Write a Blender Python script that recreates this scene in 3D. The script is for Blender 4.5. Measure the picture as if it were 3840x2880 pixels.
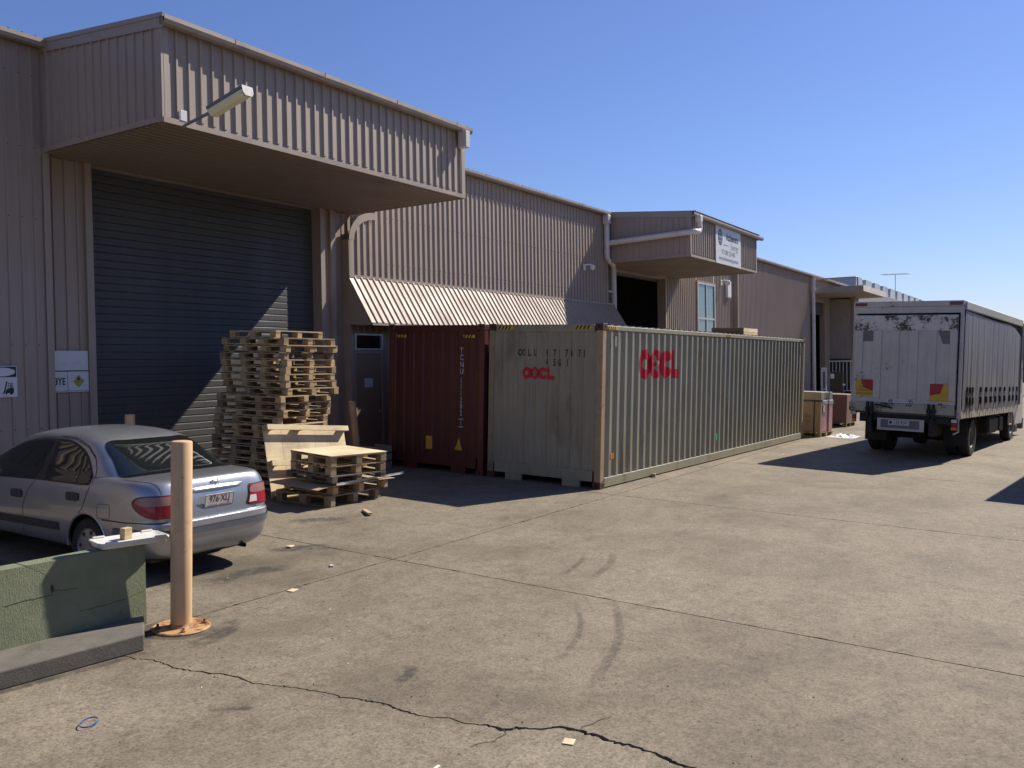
import bpy, bmesh, math, random
from math import radians, sin, cos, pi, atan2, sqrt, tan
from mathutils import Vector, Matrix
from mathutils.bvhtree import BVHTree
random.seed(7)
scene = bpy.context.scene
for o_ in list(bpy.data.objects): bpy.data.objects.remove(o_)
COL = scene.collection
# ------------------------------------------------------------------ camera
camd = bpy.data.cameras.new('camera'); camo = bpy.data.objects.new('camera', camd); COL.objects.link(camo)
camd.sensor_width = 36.0; camd.lens = 30.704; camd.clip_start = 0.1; camd.clip_end = 3000
CM = Matrix(((0.542106, 0.028163, -0.839838, -13.546677), (-0.840143, -0.001803, -0.542363, -6.965016), (-0.016789, 0.999602, 0.022684, 2.211119), (0, 0, 0, 1)))
camo.matrix_world = CM
scene.camera = camo
# ------------------------------------------------------------------ world, sun, exposure
SUN = Vector((2.92, -1.03, 2.85)).normalized()          # towards the sun
world = bpy.data.worlds.new('World'); scene.world = world; world.use_nodes = True
wn = world.node_tree.nodes; wl = world.node_tree.links
bg = wn['Background']
sky = wn.new('ShaderNodeTexSky'); sky.sky_type = 'NISHITA'; sky.sun_disc = False
sky.sun_elevation = math.asin(SUN.z); sky.sun_rotation = atan2(SUN.x, SUN.y)
sky.altitude = 20; sky.air_density = 1.12; sky.dust_density = 0.2; sky.ozone_density = 2.2
tint = wn.new('ShaderNodeMix'); tint.data_type = 'RGBA'; tint.blend_type = 'MULTIPLY'; tint.inputs[0].default_value = 1.0
tint.inputs[7].default_value = (1.0, 1.11, 1.62, 1)       # white balance of the whole sky
wl.new(sky.outputs[0], tint.inputs[6]); wl.new(tint.outputs[2], bg.inputs[0]); bg.inputs[1].default_value = 0.0515
sund = bpy.data.lights.new('sun', 'SUN'); sund.energy = 5.0; sund.angle = radians(0.53); sund.color = (1.0, 0.925, 0.80)
suno = bpy.data.objects.new('sun', sund); COL.objects.link(suno)
suno.rotation_euler = SUN.to_track_quat('Z', 'Y').to_euler(); suno.location = (20, -10, 25)
vs = scene.view_settings; vs.view_transform = 'Standard'; vs.look = 'None'; vs.exposure = 0.5; vs.gamma = 1.0
vs.use_curve_mapping = False
scene.render.resolution_x = 1024; scene.render.resolution_y = 768

# ------------------------------------------------------------------ ground frame: the yard falls away from the shed
SX, SY = -0.005994, 0.035509
def gz(x, y): return SX * x + SY * y
RG = (Matrix.Rotation(sqrt(.0355**2+.006**2), 3, Vector((.0355, .006, 0)))).to_4x4()
def ground_matrix(x, y, yaw=0.0, h=0.0):
    return Matrix.Translation((x, y, gz(x, y) + h)) @ RG @ Matrix.Rotation(yaw, 4, 'Z')

# ------------------------------------------------------------------ materials
def _n(nt, t, **kw):
    n = nt.nodes.new(t)
    for k, v in kw.items():
        if k in n.inputs.keys() if isinstance(k, str) else False: n.inputs[k].default_value = v
        else: setattr(n, k, v)
    return n
def c4(c): return (c[0], c[1], c[2], 1.0)
def mul(c, f): return tuple(min(1.0, max(0.0, a * f)) for a in c)
def ramp(nt, fac, stops):
    r = nt.nodes.new('ShaderNodeValToRGB'); e = r.color_ramp.elements
    while len(e) < len(stops): e.new(0.5)
    for i, (p, c) in enumerate(stops): e[i].position = p; e[i].color = c4(c) if len(c) == 3 else c
    nt.links.new(fac, r.inputs[0]); return r
def noise(nt, co, scale, detail=4, rough=.6, dist=0.0):
    n = nt.nodes.new('ShaderNodeTexNoise'); n.inputs['Scale'].default_value = scale; n.inputs['Detail'].default_value = detail
    n.inputs['Roughness'].default_value = rough; n.inputs['Distortion'].default_value = dist
    nt.links.new(co, n.inputs['Vector']); return n
def mapping(nt, co, sc=(1, 1, 1), rot=(0, 0, 0), loc=(0, 0, 0)):
    m = nt.nodes.new('ShaderNodeMapping'); m.inputs['Scale'].default_value = sc; m.inputs['Rotation'].default_value = rot
    m.inputs['Location'].default_value = loc; nt.links.new(co, m.inputs[0]); return m.outputs[0]
def mix(nt, fac, a, b, mode='MIX'):
    m = nt.nodes.new('ShaderNodeMix'); m.data_type = 'RGBA'; m.blend_type = mode
    for i, x in ((0, fac), (6, a), (7, b)):
        if hasattr(x, 'default_value') and not isinstance(x, (tuple, float, int)): nt.links.new(x, m.inputs[i])
        else: m.inputs[i].default_value = c4(x) if isinstance(x, tuple) and len(x) == 3 else x
    return m.outputs[2]
MATS = {}
def base_mat(name):
    m = bpy.data.materials.new(name); m.use_nodes = True; nt = m.node_tree
    b = nt.nodes['Principled BSDF']; tc = nt.nodes.new('ShaderNodeTexCoord')
    MATS[name] = m
    return m, nt, b, tc.outputs['Object'], tc
def pm(name, col, rough=.6, var=.12, scale=3.0, metal=0.0, spec=.5, bump=0.0, bscale=60, dirt=None, damt=.5, dscale=2.0,
       streak=0.0, rnd=0.0, dthr=.55, dstretch=(1, 1, 1), coat=0.0, aniso=(1, 1, 1)):
    """painted / raw surface: tone drift, dirt patches, streaks, fine relief"""
    m, nt, b, co, tc = base_mat(name)
    n1 = noise(nt, mapping(nt, co, aniso), scale, 5, .6)
    r1 = ramp(nt, n1.outputs[0], [(.28, mul(col, 1 - var)), (.72, mul(col, 1 + var))])
    c = r1.outputs[0]
    if streak:
        n3 = noise(nt, mapping(nt, co, (9, 9, .35)), 2.2, 4, .6)
        r3 = ramp(nt, n3.outputs[0], [(.45, (1, 1, 1)), (.8, (1 - streak,) * 3)]); c = mix(nt, 1.0, c, r3.outputs[0], 'MULTIPLY')
    if dirt:
        n2 = noise(nt, mapping(nt, co, dstretch), dscale, 7, .68, .3)
        r2 = ramp(nt, n2.outputs[0], [(dthr, (0, 0, 0)), (dthr + .13, (damt,) * 3)]); c = mix(nt, r2.outputs[0], c, dirt)
    if rnd:
        oi = nt.nodes.new('ShaderNodeObjectInfo')
        rr = ramp(nt, oi.outputs['Random'], [(0, (1 - rnd,) * 3), (.5, (1, .97, .93)), (1, (1 + rnd * .25, 1.0, .93))])
        c = mix(nt, 1.0, c, rr.outputs[0], 'MULTIPLY')
    nt.links.new(c, b.inputs['Base Color'])
    rn = ramp(nt, noise(nt, co, scale * 2.3, 4).outputs[0], [(.3, (max(.02, rough - .1),) * 3), (.7, (min(1, rough + .1),) * 3)])
    nt.links.new(rn.outputs[0], b.inputs['Roughness'])
    b.inputs['Metallic'].default_value = metal; b.inputs['Specular IOR Level'].default_value = spec
    b.inputs['Coat Weight'].default_value = coat; b.inputs['Coat Roughness'].default_value = .08
    if bump:
        bp = nt.nodes.new('ShaderNodeBump'); bp.inputs['Strength'].default_value = bump; bp.inputs['Distance'].default_value = .01
        nt.links.new(noise(nt, co, bscale, 5, .65).outputs[0], bp.inputs['Height']); nt.links.new(bp.outputs[0], b.inputs['Normal'])
    return m
def wood(name, col, dark=.55, rnd=.25, gscale=1.0, axis=0):
    m, nt, b, co, tc = base_mat(name)
    st = [(14, 14, 14)][0]; st = [14, 14, 14]; st[axis] = .9
    g = noise(nt, mapping(nt, co, tuple(s * gscale for s in st)), 2.6, 7, .65, .25)
    r = ramp(nt, g.outputs[0], [(.25, mul(col, dark)), (.5, col), (.8, mul(col, 1.12))])
    k = noise(nt, co, 1.7, 4, .6); rk = ramp(nt, k.outputs[0], [(.35, (.72, .70, .68)), (.62, (1, 1, 1))])
    c = mix(nt, 1.0, r.outputs[0], rk.outputs[0], 'MULTIPLY')
    oi = nt.nodes.new('ShaderNodeObjectInfo')
    rr = ramp(nt, oi.outputs['Random'], [(0, (1 - rnd, 1 - rnd * 1.05, 1 - rnd * 1.1)), (.6, (1, .98, .95)), (1, (1.06, 1.04, 1.0))])
    c = mix(nt, 1.0, c, rr.outputs[0], 'MULTIPLY')
    nt.links.new(c, b.inputs['Base Color']); b.inputs['Roughness'].default_value = .78; b.inputs['Specular IOR Level'].default_value = .25
    bp = nt.nodes.new('ShaderNodeBump'); bp.inputs['Strength'].default_value = .25; bp.inputs['Distance'].default_value = .004
    nt.links.new(g.outputs[0], bp.inputs['Height']); nt.links.new(bp.outputs[0], b.inputs['Normal'])
    return m
def flat(name, col, rough=.5, metal=0.0, spec=.5, emit=0): return pm(name, col, rough, .06, 6.0, metal, spec)

# ------------------------------------------------------------------ mesh helpers
class MB:
    def __init__(s): s.v = []; s.f = []; s.m = []; s.cur = 0
    def add(s, vs, fs):
        k = len(s.v); s.v += [tuple(a) for a in vs]; s.f += [tuple(i + k for i in f) for f in fs]; s.m += [s.cur] * len(fs); return s
    def box(s, c, d, M=None):
        x, y, z = d[0] / 2, d[1] / 2, d[2] / 2
        vs = [Vector((i * x, j * y, k * z)) for k in (-1, 1) for j in (-1, 1) for i in (-1, 1)]
        if M is not None: vs = [M @ a for a in vs]
        vs = [a + Vector(c) for a in vs]
        return s.add(vs, [(0, 2, 3, 1), (4, 5, 7, 6), (0, 1, 5, 4), (2, 6, 7, 3), (0, 4, 6, 2), (1, 3, 7, 5)])
    def b2(s, a, b): return s.box([(a[i] + b[i]) / 2 for i in range(3)], [abs(b[i] - a[i]) for i in range(3)])
    def tube(s, pts, r, n=12, caps=True, r2=None):
        P = [Vector(p) for p in pts]; rings = []; N = len(P); up = None
        for i, p in enumerate(P):
            t = (P[min(i + 1, N - 1)] - P[max(i - 1, 0)]).normalized()
            if up is None:
                up = Vector((0, 0, 1)) if abs(t.z) < .9 else Vector((1, 0, 0))
            a = t.cross(up).normalized(); b_ = a.cross(t).normalized(); up = b_
            rr = r if r2 is None else r + (r2 - r) * i / (N - 1)
            rings.append([p + (a * cos(2 * pi * k / n) + b_ * sin(2 * pi * k / n)) * rr for k in range(n)])
        vs = [q for R_ in rings for q in R_]; fs = []
        for i in range(N - 1):
            for k in range(n): fs.append((i * n + k, i * n + (k + 1) % n, (i + 1) * n + (k + 1) % n, (i + 1) * n + k))
        if caps: fs.append(tuple(range(n - 1, -1, -1))); fs.append(tuple((N - 1) * n + k for k in range(n)))
        return s.add(vs, fs)
    def lathe(s, prof, axis_o, axis_d, n=32, a0=0, a1=2 * pi):
        """prof: (radius, along)"""
        d = Vector(axis_d).normalized(); u = d.orthogonal().normalized(); w = d.cross(u); o = Vector(axis_o)
        full = abs(a1 - a0 - 2 * pi) < 1e-6; m = n if full else n + 1
        vs = [o + d * h + (u * cos(a0 + (a1 - a0) * k / n) + w * sin(a0 + (a1 - a0) * k / n)) * r for r, h in prof for k in range(m)]
        fs = []
        for i in range(len(prof) - 1):
            for k in range(n):
                k2 = (k + 1) % m; fs.append((i * m + k, i * m + k2, (i + 1) * m + k2, (i + 1) * m + k))
        return s.add(vs, fs)
    def prism(s, poly, ex, o=(0, 0, 0), ux=(1, 0, 0), uy=(0, 1, 0), uz=(0, 0, 1)):
        """2-D polygon in (ux,uy) extruded by ex along uz"""
        o = Vector(o); ux = Vector(ux); uy = Vector(uy); uz = Vector(uz); n = len(poly)
        a = [o + ux * p[0] + uy * p[1] for p in poly]; b_ = [p + uz * ex for p in a]
        return s.add(a + b_, [tuple(range(n - 1, -1, -1)), tuple(range(n, 2 * n))] + [(i, (i + 1) % n, n + (i + 1) % n, n + i) for i in range(n)])
    def mesh(s, name, mats, smooth=False, bevel=0.0, seg=1, auto=None):
        me = bpy.data.meshes.new(name); me.from_pydata(s.v, [], s.f)
        for mt in (mats if isinstance(mats, (list, tuple)) else [mats]): me.materials.append(MATS[mt] if isinstance(mt, str) else mt)
        me.polygons.foreach_set('material_index', s.m)
        bm = bmesh.new(); bm.from_mesh(me)
        bmesh.ops.recalc_face_normals(bm, faces=bm.faces)
        if bevel: bmesh.ops.bevel(bm, geom=[e for e in bm.edges if e.is_manifold and e.calc_face_angle(0) > .5], offset=bevel, segments=seg, affect='EDGES', profile=.5, clamp_overlap=True)
        bm.to_mesh(me); bm.free()
        if smooth:
            me.polygons.foreach_set('use_smooth', [True] * len(me.polygons)); me.set_sharp_from_angle(angle=auto or radians(38))
        me.update(); return me
    def build(s, name, mats, parent=None, smooth=False, bevel=0.0, seg=1, auto=None, M=None):
        return ob(name, s.mesh(name, mats, smooth, bevel, seg, auto), parent, M)
def ob(name, data, parent=None, M=None):
    o = bpy.data.objects.new(name, data); COL.objects.link(o)
    if parent is not None: o.parent = parent
    if M is not None: o.matrix_local = M
    return o
def tag(o, label=None, cat=None, group=None, kind=None):
    if label: o['label'] = label
    if cat: o['category'] = cat
    if group: o['group'] = group
    if kind: o['kind'] = kind
    return o
def thing(name, M, label, cat, group=None):
    o = bpy.data.objects.new(name, None); COL.objects.link(o); o.empty_display_size = .2
    o.matrix_world = M; return tag(o, label, cat, group)
def copy_tree(o, parent=None):
    c = o.copy(); COL.objects.link(c)
    if parent is not None:
        c.parent = parent
    for ch in o.children: copy_tree(ch, c)
    return c
def one(o_, label, cat, group=None): return tag(o_, label, cat, group)
# ribbed sheet: o origin, u across the ribs, v along the ribs, n outwards; lo/hi give the ends of each rib line along v
TRIM = (.2, [(0, 0), (.152, 0), (.162, .028), (.190, .028)])
def rib_pts(L, prof=TRIM, off=0.0, extra=()):
    pitch, pr = prof; P = []; k = -1
    while True:
        done = False
        for a, h in pr:
            x = k * pitch + a + off
            if x > L: done = True; break
            P.append((x, h))
        if done: break
        k += 1
    def H(x):
        for (a, h), (b, g) in zip(P, P[1:]):
            if a <= x <= b: return h + (g - h) * (x - a) / max(1e-9, b - a)
        return 0.0
    P.append((L + pitch, 0)); ins = sorted(set([0.0, L] + [e for e in extra if 0 < e < L] + [a for a, h in P if 0 < a < L]))
    return [(x, H(x)) for x in ins], H
def ribsheet(mb, o, u, v, n, L, lo, hi, prof=TRIM, off=0.0, extra=(), rows=1):
    o = Vector(o); u = Vector(u); v = Vector(v); n = Vector(n)
    pts, H = rib_pts(L, prof, off, extra); lo_ = lo if callable(lo) else (lambda x: lo); hi_ = hi if callable(hi) else (lambda x: hi)
    vs = []; fs = []
    for x, h in pts:
        a, b_ = lo_(x), hi_(x)
        for r in range(rows + 1): vs.append(o + u * x + n * h + v * (a + (b_ - a) * r / rows))
    q = rows + 1
    for i in range(len(pts) - 1):
        for r in range(rows): fs.append((i * q + r, (i + 1) * q + r, (i + 1) * q + r + 1, i * q + r + 1))
    mb.add(vs, fs); return H
def text_geo(s, size=1.0, bold=0.0, sx=1.0, spacing=1.0, align='CENTER', yalign='CENTER', extrude=0.0):
    c = bpy.data.curves.new('t', 'FONT'); c.body = s; c.size = size; c.offset = bold; c.space_character = spacing; c.extrude = extrude
    c.align_x = align; c.align_y = yalign; c.resolution_u = 3; c.fill_mode = 'FRONT' if not extrude else 'BOTH'
    o = bpy.data.objects.new('t', c); COL.objects.link(o)
    dg = bpy.context.evaluated_depsgraph_get(); me = bpy.data.meshes.new_from_object(o.evaluated_get(dg))
    vs = [(v.co.x * sx, v.co.y, v.co.z) for v in me.vertices]; fs = [tuple(p.vertices) for p in me.polygons]
    bpy.data.objects.remove(o); bpy.data.curves.remove(c); bpy.data.meshes.remove(me); return vs, fs
def put_text(mb, s, o, ux, uy, uz, size, lift=.004, **kw):
    vs, fs = text_geo(s, size, **kw); o = Vector(o); ux = Vector(ux); uy = Vector(uy); uz = Vector(uz)
    mb.add([o + ux * a + uy * b_ + uz * lift for a, b_, c in vs], fs)
def cut_to_ribs(vs, fs, xs, H, lift=.003):
    """flat print (x,z) cut along rib edges and laid on the ribbed face: returns verts (x, h, z)"""
    bm = bmesh.new(); V = [bm.verts.new((a, 0, b_)) for a, b_ in vs]
    for f in fs:
        try: bm.faces.new([V[i] for i in f])
        except ValueError: pass
    for x in xs: bmesh.ops.bisect_plane(bm, geom=bm.verts[:] + bm.edges[:] + bm.faces[:], plane_co=(x, 0, 0), plane_no=(1, 0, 0))
    bm.verts.index_update(); ov = [(v.co.x, H(v.co.x) + lift, v.co.z) for v in bm.verts]; of = [tuple(v.index for v in f.verts) for f in bm.faces]
    bm.free(); return ov, of
def ellipse(cx, cy, rx, ry, n=24, a0=0, a1=2 * pi): return [(cx + rx * cos(a0 + (a1 - a0) * i / n), cy + ry * sin(a0 + (a1 - a0) * i / n)) for i in range(n)]
# ================================================================== materials for the setting
def concrete():
    m, nt, b, co, tc = base_mat('concrete')
    big = ramp(nt, noise(nt, mapping(nt, co, (1, 1.35, 1)), .55, 6, .62, .4).outputs[0], [(.3, (.142, .117, .084)), (.5, (.198, .165, .120)), (.72, (.236, .197, .145))])
    mid = ramp(nt, noise(nt, co, 5.0, 6, .7).outputs[0], [(.3, (.76, .76, .76)), (.5, (1, 1, 1)), (.75, (1.16, 1.15, 1.13))])
    c = mix(nt, 1.0, big.outputs[0], mid.outputs[0], 'MULTIPLY')
    fine = ramp(nt, noise(nt, co, 46, 4, .8).outputs[0], [(.33, (.50, .49, .48)), (.5, (1, 1, 1)), (.68, (1.30, 1.29, 1.27))])
    c = mix(nt, 1.0, c, fine.outputs[0], 'MULTIPLY')
    m2_ = ramp(nt, noise(nt, mapping(nt, co, (1, 1, 1), (0, 0, .4)), 17, 5, .75).outputs[0], [(.36, (.80, .79, .78)), (.5, (1, 1, 1)), (.66, (1.12, 1.12, 1.11))]); c = mix(nt, 1.0, c, m2_.outputs[0], 'MULTIPLY')
    # pale scuffs dragged along the lane
    sc = ramp(nt, noise(nt, mapping(nt, co, (.7, 3.2, 1), (0, 0, .25)), 1.3, 7, .72, .8).outputs[0], [(.60, (0, 0, 0)), (.74, (.5, .5, .5))])
    c = mix(nt, sc.outputs[0], c, (.268, .228, .172))
    # oil and damp stains
    st = ramp(nt, noise(nt, mapping(nt, co, (1, 1, 1), (0, 0, 0), (3.1, 1.7, 0)), .42, 6, .66, .5).outputs[0], [(.56, (0, 0, 0)), (.70, (.62, .62, .62))])
    c = mix(nt, st.outputs[0], c, (.098, .080, .057))
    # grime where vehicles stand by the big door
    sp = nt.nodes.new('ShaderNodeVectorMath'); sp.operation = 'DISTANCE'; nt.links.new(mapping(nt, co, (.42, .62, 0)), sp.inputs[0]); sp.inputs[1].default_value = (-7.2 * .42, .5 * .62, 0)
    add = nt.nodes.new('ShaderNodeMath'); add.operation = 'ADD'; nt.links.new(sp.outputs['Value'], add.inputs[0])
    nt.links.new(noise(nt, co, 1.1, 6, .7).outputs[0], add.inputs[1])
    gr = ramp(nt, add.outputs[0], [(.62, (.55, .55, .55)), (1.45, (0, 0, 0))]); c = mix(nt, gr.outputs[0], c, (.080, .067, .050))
    # dark flecks
    v = nt.nodes.new('ShaderNodeTexVoronoi'); v.inputs['Scale'].default_value = 9.0; nt.links.new(co, v.inputs['Vector'])
    fl = ramp(nt, v.outputs['Distance'], [(.045, (.75, .75, .75)), (.075, (0, 0, 0))]); fl.color_ramp.interpolation = 'EASE'
    gate = ramp(nt, noise(nt, co, 2.1, 3).outputs[0], [(.54, (0, 0, 0)), (.6, (1, 1, 1))])
    c = mix(nt, mix(nt, 1.0, fl.outputs[0], gate.outputs[0], 'MULTIPLY'), c, (.05, .043, .036))
    oi = nt.nodes.new('ShaderNodeObjectInfo'); rr = ramp(nt, oi.outputs['Random'], [(0, (.94, .94, .94)), (1, (1.05, 1.05, 1.05))])
    c = mix(nt, 1.0, c, rr.outputs[0], 'MULTIPLY')
    nt.links.new(c, b.inputs['Base Color']); b.inputs['Roughness'].default_value = .82; b.inputs['Specular IOR Level'].default_value = .3
    bp = nt.nodes.new('ShaderNodeBump'); bp.inputs['Strength'].default_value = .5; bp.inputs['Distance'].default_value = .006
    nt.links.new(noise(nt, co, 55, 6, .75).outputs[0], bp.inputs['Height']); nt.links.new(bp.outputs[0], b.inputs['Normal'])
concrete()
pm('joint_dirt', (.045, .037, .028), .95, .3, 8)
pm('asphalt', (.10, .092, .082), .9, .2, 4, bump=.3)
CLAD = (.325, .252, .200)
pm('cladding', CLAD, .66, .07, .35, spec=1.0, streak=.14, dirt=(.20, .155, .13), damt=.35, dscale=1.1, dthr=.58, dstretch=(1, 1, .35))
pm('cladding_fascia', mul(CLAD, .97), .6, .06, .5, spec=.9, streak=.12)
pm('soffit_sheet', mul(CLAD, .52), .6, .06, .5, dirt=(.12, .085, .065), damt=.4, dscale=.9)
pm('awning_sheet', mul(CLAD, 1.12), .6, .05, .5, spec=.5, streak=.06)
pm('gutter_metal', mul(CLAD, 1.0), .5, .08, 1.2, spec=.6, dirt=(.12, .10, .085), damt=.5, dscale=3)
pm('door_slat', (.082, .082, .084), .65, .08, .8, metal=.25, streak=.15, dirt=(.10, .095, .085), damt=.5, dscale=2.5, dstretch=(.4, 1, 2))
pm('pvc_pipe', (.62, .57, .52), .45, .07, 2, dirt=(.32, .28, .25), damt=.5, dscale=3.5)
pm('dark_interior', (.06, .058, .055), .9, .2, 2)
pm('alu_frame', (.52, .52, .50), .4, .06, 3, metal=.4)
pm('white_steel', (.66, .66, .66), .45, .07, 4, dirt=(.3, .27, .24), damt=.4, dscale=8)
pm('office_door', (.27, .19, .13), .55, .08, 3)
pm('far_wall', (.30, .265, .24), .7, .10, 1.5, streak=.2)
pm('far_roof', (.42, .43, .44), .5, .08, 1, metal=.2, streak=.2)
pm('fibre_fascia', (.62, .56, .47), .7, .1, 1.5, dirt=(.35, .3, .24), damt=.4)
pm('black_paint', (.012, .012, .013), .5, .1, 5)
pm('screw', (.05, .045, .04), .5, .1, 5, metal=.5)
m_, nt_, b_, co_, tc_ = base_mat('window_glass')
b_.inputs['Base Color'].default_value = (.10, .17, .19, 1); b_.inputs['Roughness'].default_value = .04; b_.inputs['Specular IOR Level'].default_value = .9
m_, nt_, b_, co_, tc_ = base_mat('dark_glass')
b_.inputs['Base Color'].default_value = (.012, .016, .018, 1); b_.inputs['Roughness'].default_value = .03; b_.inputs['Specular IOR Level'].default_value = .8

# ================================================================== ground
yard = thing('yard', Matrix.Identity(4), None, None); yard['kind'] = 'structure'
mb = MB(); ys = [-900, -60, -16, 9, 60, 900]; xs = [-900, -60, 60, 900]
def gzc(x, y): return SX * max(-60, min(60, x)) + SY * max(-16, min(9, y))
vs = [(x, y, gzc(x, y) - .03) for y in ys for x in xs]
mb.add(vs, [(j * 4 + i, j * 4 + i + 1, (j + 1) * 4 + i + 1, (j + 1) * 4 + i) for j in range(5) for i in range(3)])
tag(mb.build('ground', 'asphalt'), kind='structure')
mb = MB(); mb.add([(x, y, gz(x, y) - .022) for x, y in ((-23, -15.6), (56, -15.6), (56, 6.9), (-23, 6.9))], [(0, 1, 2, 3)])
mb.build('joint_bed', 'joint_dirt', yard)
XJ = [-23.05, -17.37, -11.69, -6.01, -.33, 5.35, 11.03, 16.71, 22.39, 28.07, 33.75, 39.43, 45.11, 50.79]
YJ = [-15.5, -8.0, -.45, 6.75]
CRACK = [(-11.69, -.62), (-10.6, -.70), (-9.95, -.74), (-9.661, -0.804), (-9.595, -0.864), (-9.587, -0.974), (-9.527, -1.095), (-9.528, -1.213), (-9.536, -1.31), (-9.528, -1.426), (-9.506, -1.508), (-9.46, -1.598), (-9.458, -1.663), (-9.416, -1.73), (-9.404, -1.808), (-9.39, -1.869), (-9.389, -1.971), (-9.4, -2.073), (-9.381, -2.15), (-9.318, -2.279), (-9.306, -2.35), (-9.273, -2.449), (-9.245, -2.567), (-9.227, -2.645), (-9.23, -2.743), (-9.194, -2.834), (-9.172, -2.936), (-9.147, -3.035), (-9.151, -3.127), (-9.165, -3.226), (-9.156, -3.333), (-9.147, -3.438), (-9.107, -3.503), (-9.076, -3.562), (-9.086, -3.637), (-9.084, -3.715), (-9.059, -3.776), (-9.033, -3.81), (-9.023, -3.881), (-9.019, -3.93), (-8.994, -3.964), (-8.953, -3.989), (-8.911, -4.063), (-8.866, -4.135), (-8.814, -4.179), (-8.785, -4.212), (-8.77, -4.264), (-8.755, -4.329), (-8.767, -4.395), (-8.763, -4.464), (-8.774, -4.551), (-8.775, -4.631), (-8.766, -4.739), (-8.775, -4.83), (-8.783, -4.882), (-8.808, -4.953), (-8.83, -5.044), (-8.821, -5.11), (-8.86, -5.5), (-8.8, -6.1), (-8.87, -6.9), (-8.84, -8.0)]
def slab(poly):
    mb = MB(); n = len(poly)
    mb.add([(x, y, gz(x, y)) for x, y in poly] + [(x, y, gz(x, y) - .02) for x, y in poly], [tuple(range(n))] + [(i, n + i, n + (i + 1) % n, (i + 1) % n) for i in range(n)])
    return mb.build('slab', 'concrete', yard)
def jag(a, b_, n=26, amp=.004):
    out = []
    for i in range(n):
        t = i / n; d = Vector((b_[0] - a[0], b_[1] - a[1])).normalized(); r = random.gauss(0, amp) if i else 0
        if random.random() < .06: r += .012
        out.append((a[0] + (b_[0] - a[0]) * t - d.y * r * 1, a[1] + (b_[1] - a[1]) * t + d.x * r * 1))
    return out
G = .009
for i in range(len(XJ) - 1):
    for j in range(len(YJ) - 1):
        x0, x1, y0, y1 = XJ[i] + G, XJ[i + 1] - G, YJ[j] + G, YJ[j + 1] - G
        near = -12 < x0 < 8
        if i == 2 and j == 1:
            # slab broken in two by the long crack
            fine = []
            for (a, b_) in zip(CRACK, CRACK[1:]):
                L = sqrt((b_[0] - a[0])**2 + (b_[1] - a[1])**2); k = max(1, int(L / .022))
                for q in range(k):
                    t = q / k; fine.append((a[0] + (b_[0] - a[0]) * t + random.gauss(0, .006), a[1] + (b_[1] - a[1]) * t + random.gauss(0, .006)))
            fine.append(CRACK[-1]); n = len(fine); A = []; B = []
            for q, (x, y) in enumerate(fine):
                a = fine[max(0, q - 2)]; c = fine[min(n - 1, q + 2)]; d = Vector((c[0] - a[0], c[1] - a[1])).normalized(); nr = Vector((-d.y, d.x))
                w = .0060 + .0075 * max(0, sin(q * .11)) * random.random() + (.004 if y < -3.9 else 0)
                if -4.02 < y < -3.72 and y < -3.78: w += .006
                if -5.08 < y < -4.9: w += .012 * random.random()
                if -4.75 < y < -4.2: w += .005 * random.random()
                A.append((x + nr.x * w, y + nr.y * w)); B.append((x - nr.x * w * (1 + random.random() * .8), y - nr.y * w))
            A[0] = (x0, -.62 + .004); B[0] = (x0, -.62 - .004); A[-1] = (-8.835, y0); B[-1] = (-8.845, y0)
            slab(A + [(x1, y0), (x1, y1), (x0, y1)]); slab([(x0, y0)] + B[::1]) if False else slab(B[::-1] + [(x0, -.7), (x0, y0)])
        else:
            c = [(x0, y0), (x1, y0), (x1, y1), (x0, y1)]
            poly = []
            for k in range(4): poly += jag(c[k], c[(k + 1) % 4], 90 if near else 4, .0028 if near else .002)
            slab(poly)
# hairline branches of the crack, rubber marks and stains: thin films on the slabs
def film(name, rgb, alpha, scale=9, thr=.45):
    m, nt, b, co, tc = base_mat(name); b.inputs['Base Color'].default_value = c4(rgb); b.inputs['Roughness'].default_value = .85
    at = nt.nodes.new('ShaderNodeAttribute'); at.attribute_name = 'fade'
    r = ramp(nt, noise(nt, co, scale, 6, .7).outputs[0], [(thr - .15, (0, 0, 0)), (thr + .2, (1, 1, 1))])
    mm = nt.nodes.new('ShaderNodeMath'); mm.operation = 'MULTIPLY'; nt.links.new(at.outputs['Fac'], mm.inputs[0]); nt.links.new(r.outputs[0], mm.inputs[1])
    m2 = nt.nodes.new('ShaderNodeMath'); m2.operation = 'MULTIPLY'; m2.inputs[1].default_value = alpha; nt.links.new(mm.outputs[0], m2.inputs[0]); nt.links.new(m2.outputs[0], b.inputs['Alpha'])
film('rubber_film', (.045, .040, .036), .34, 14); film('crack_film', (.05, .04, .03), 1.0, 30, .3); film('stain_film', (.06, .052, .045), .8, 9, .5)
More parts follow.
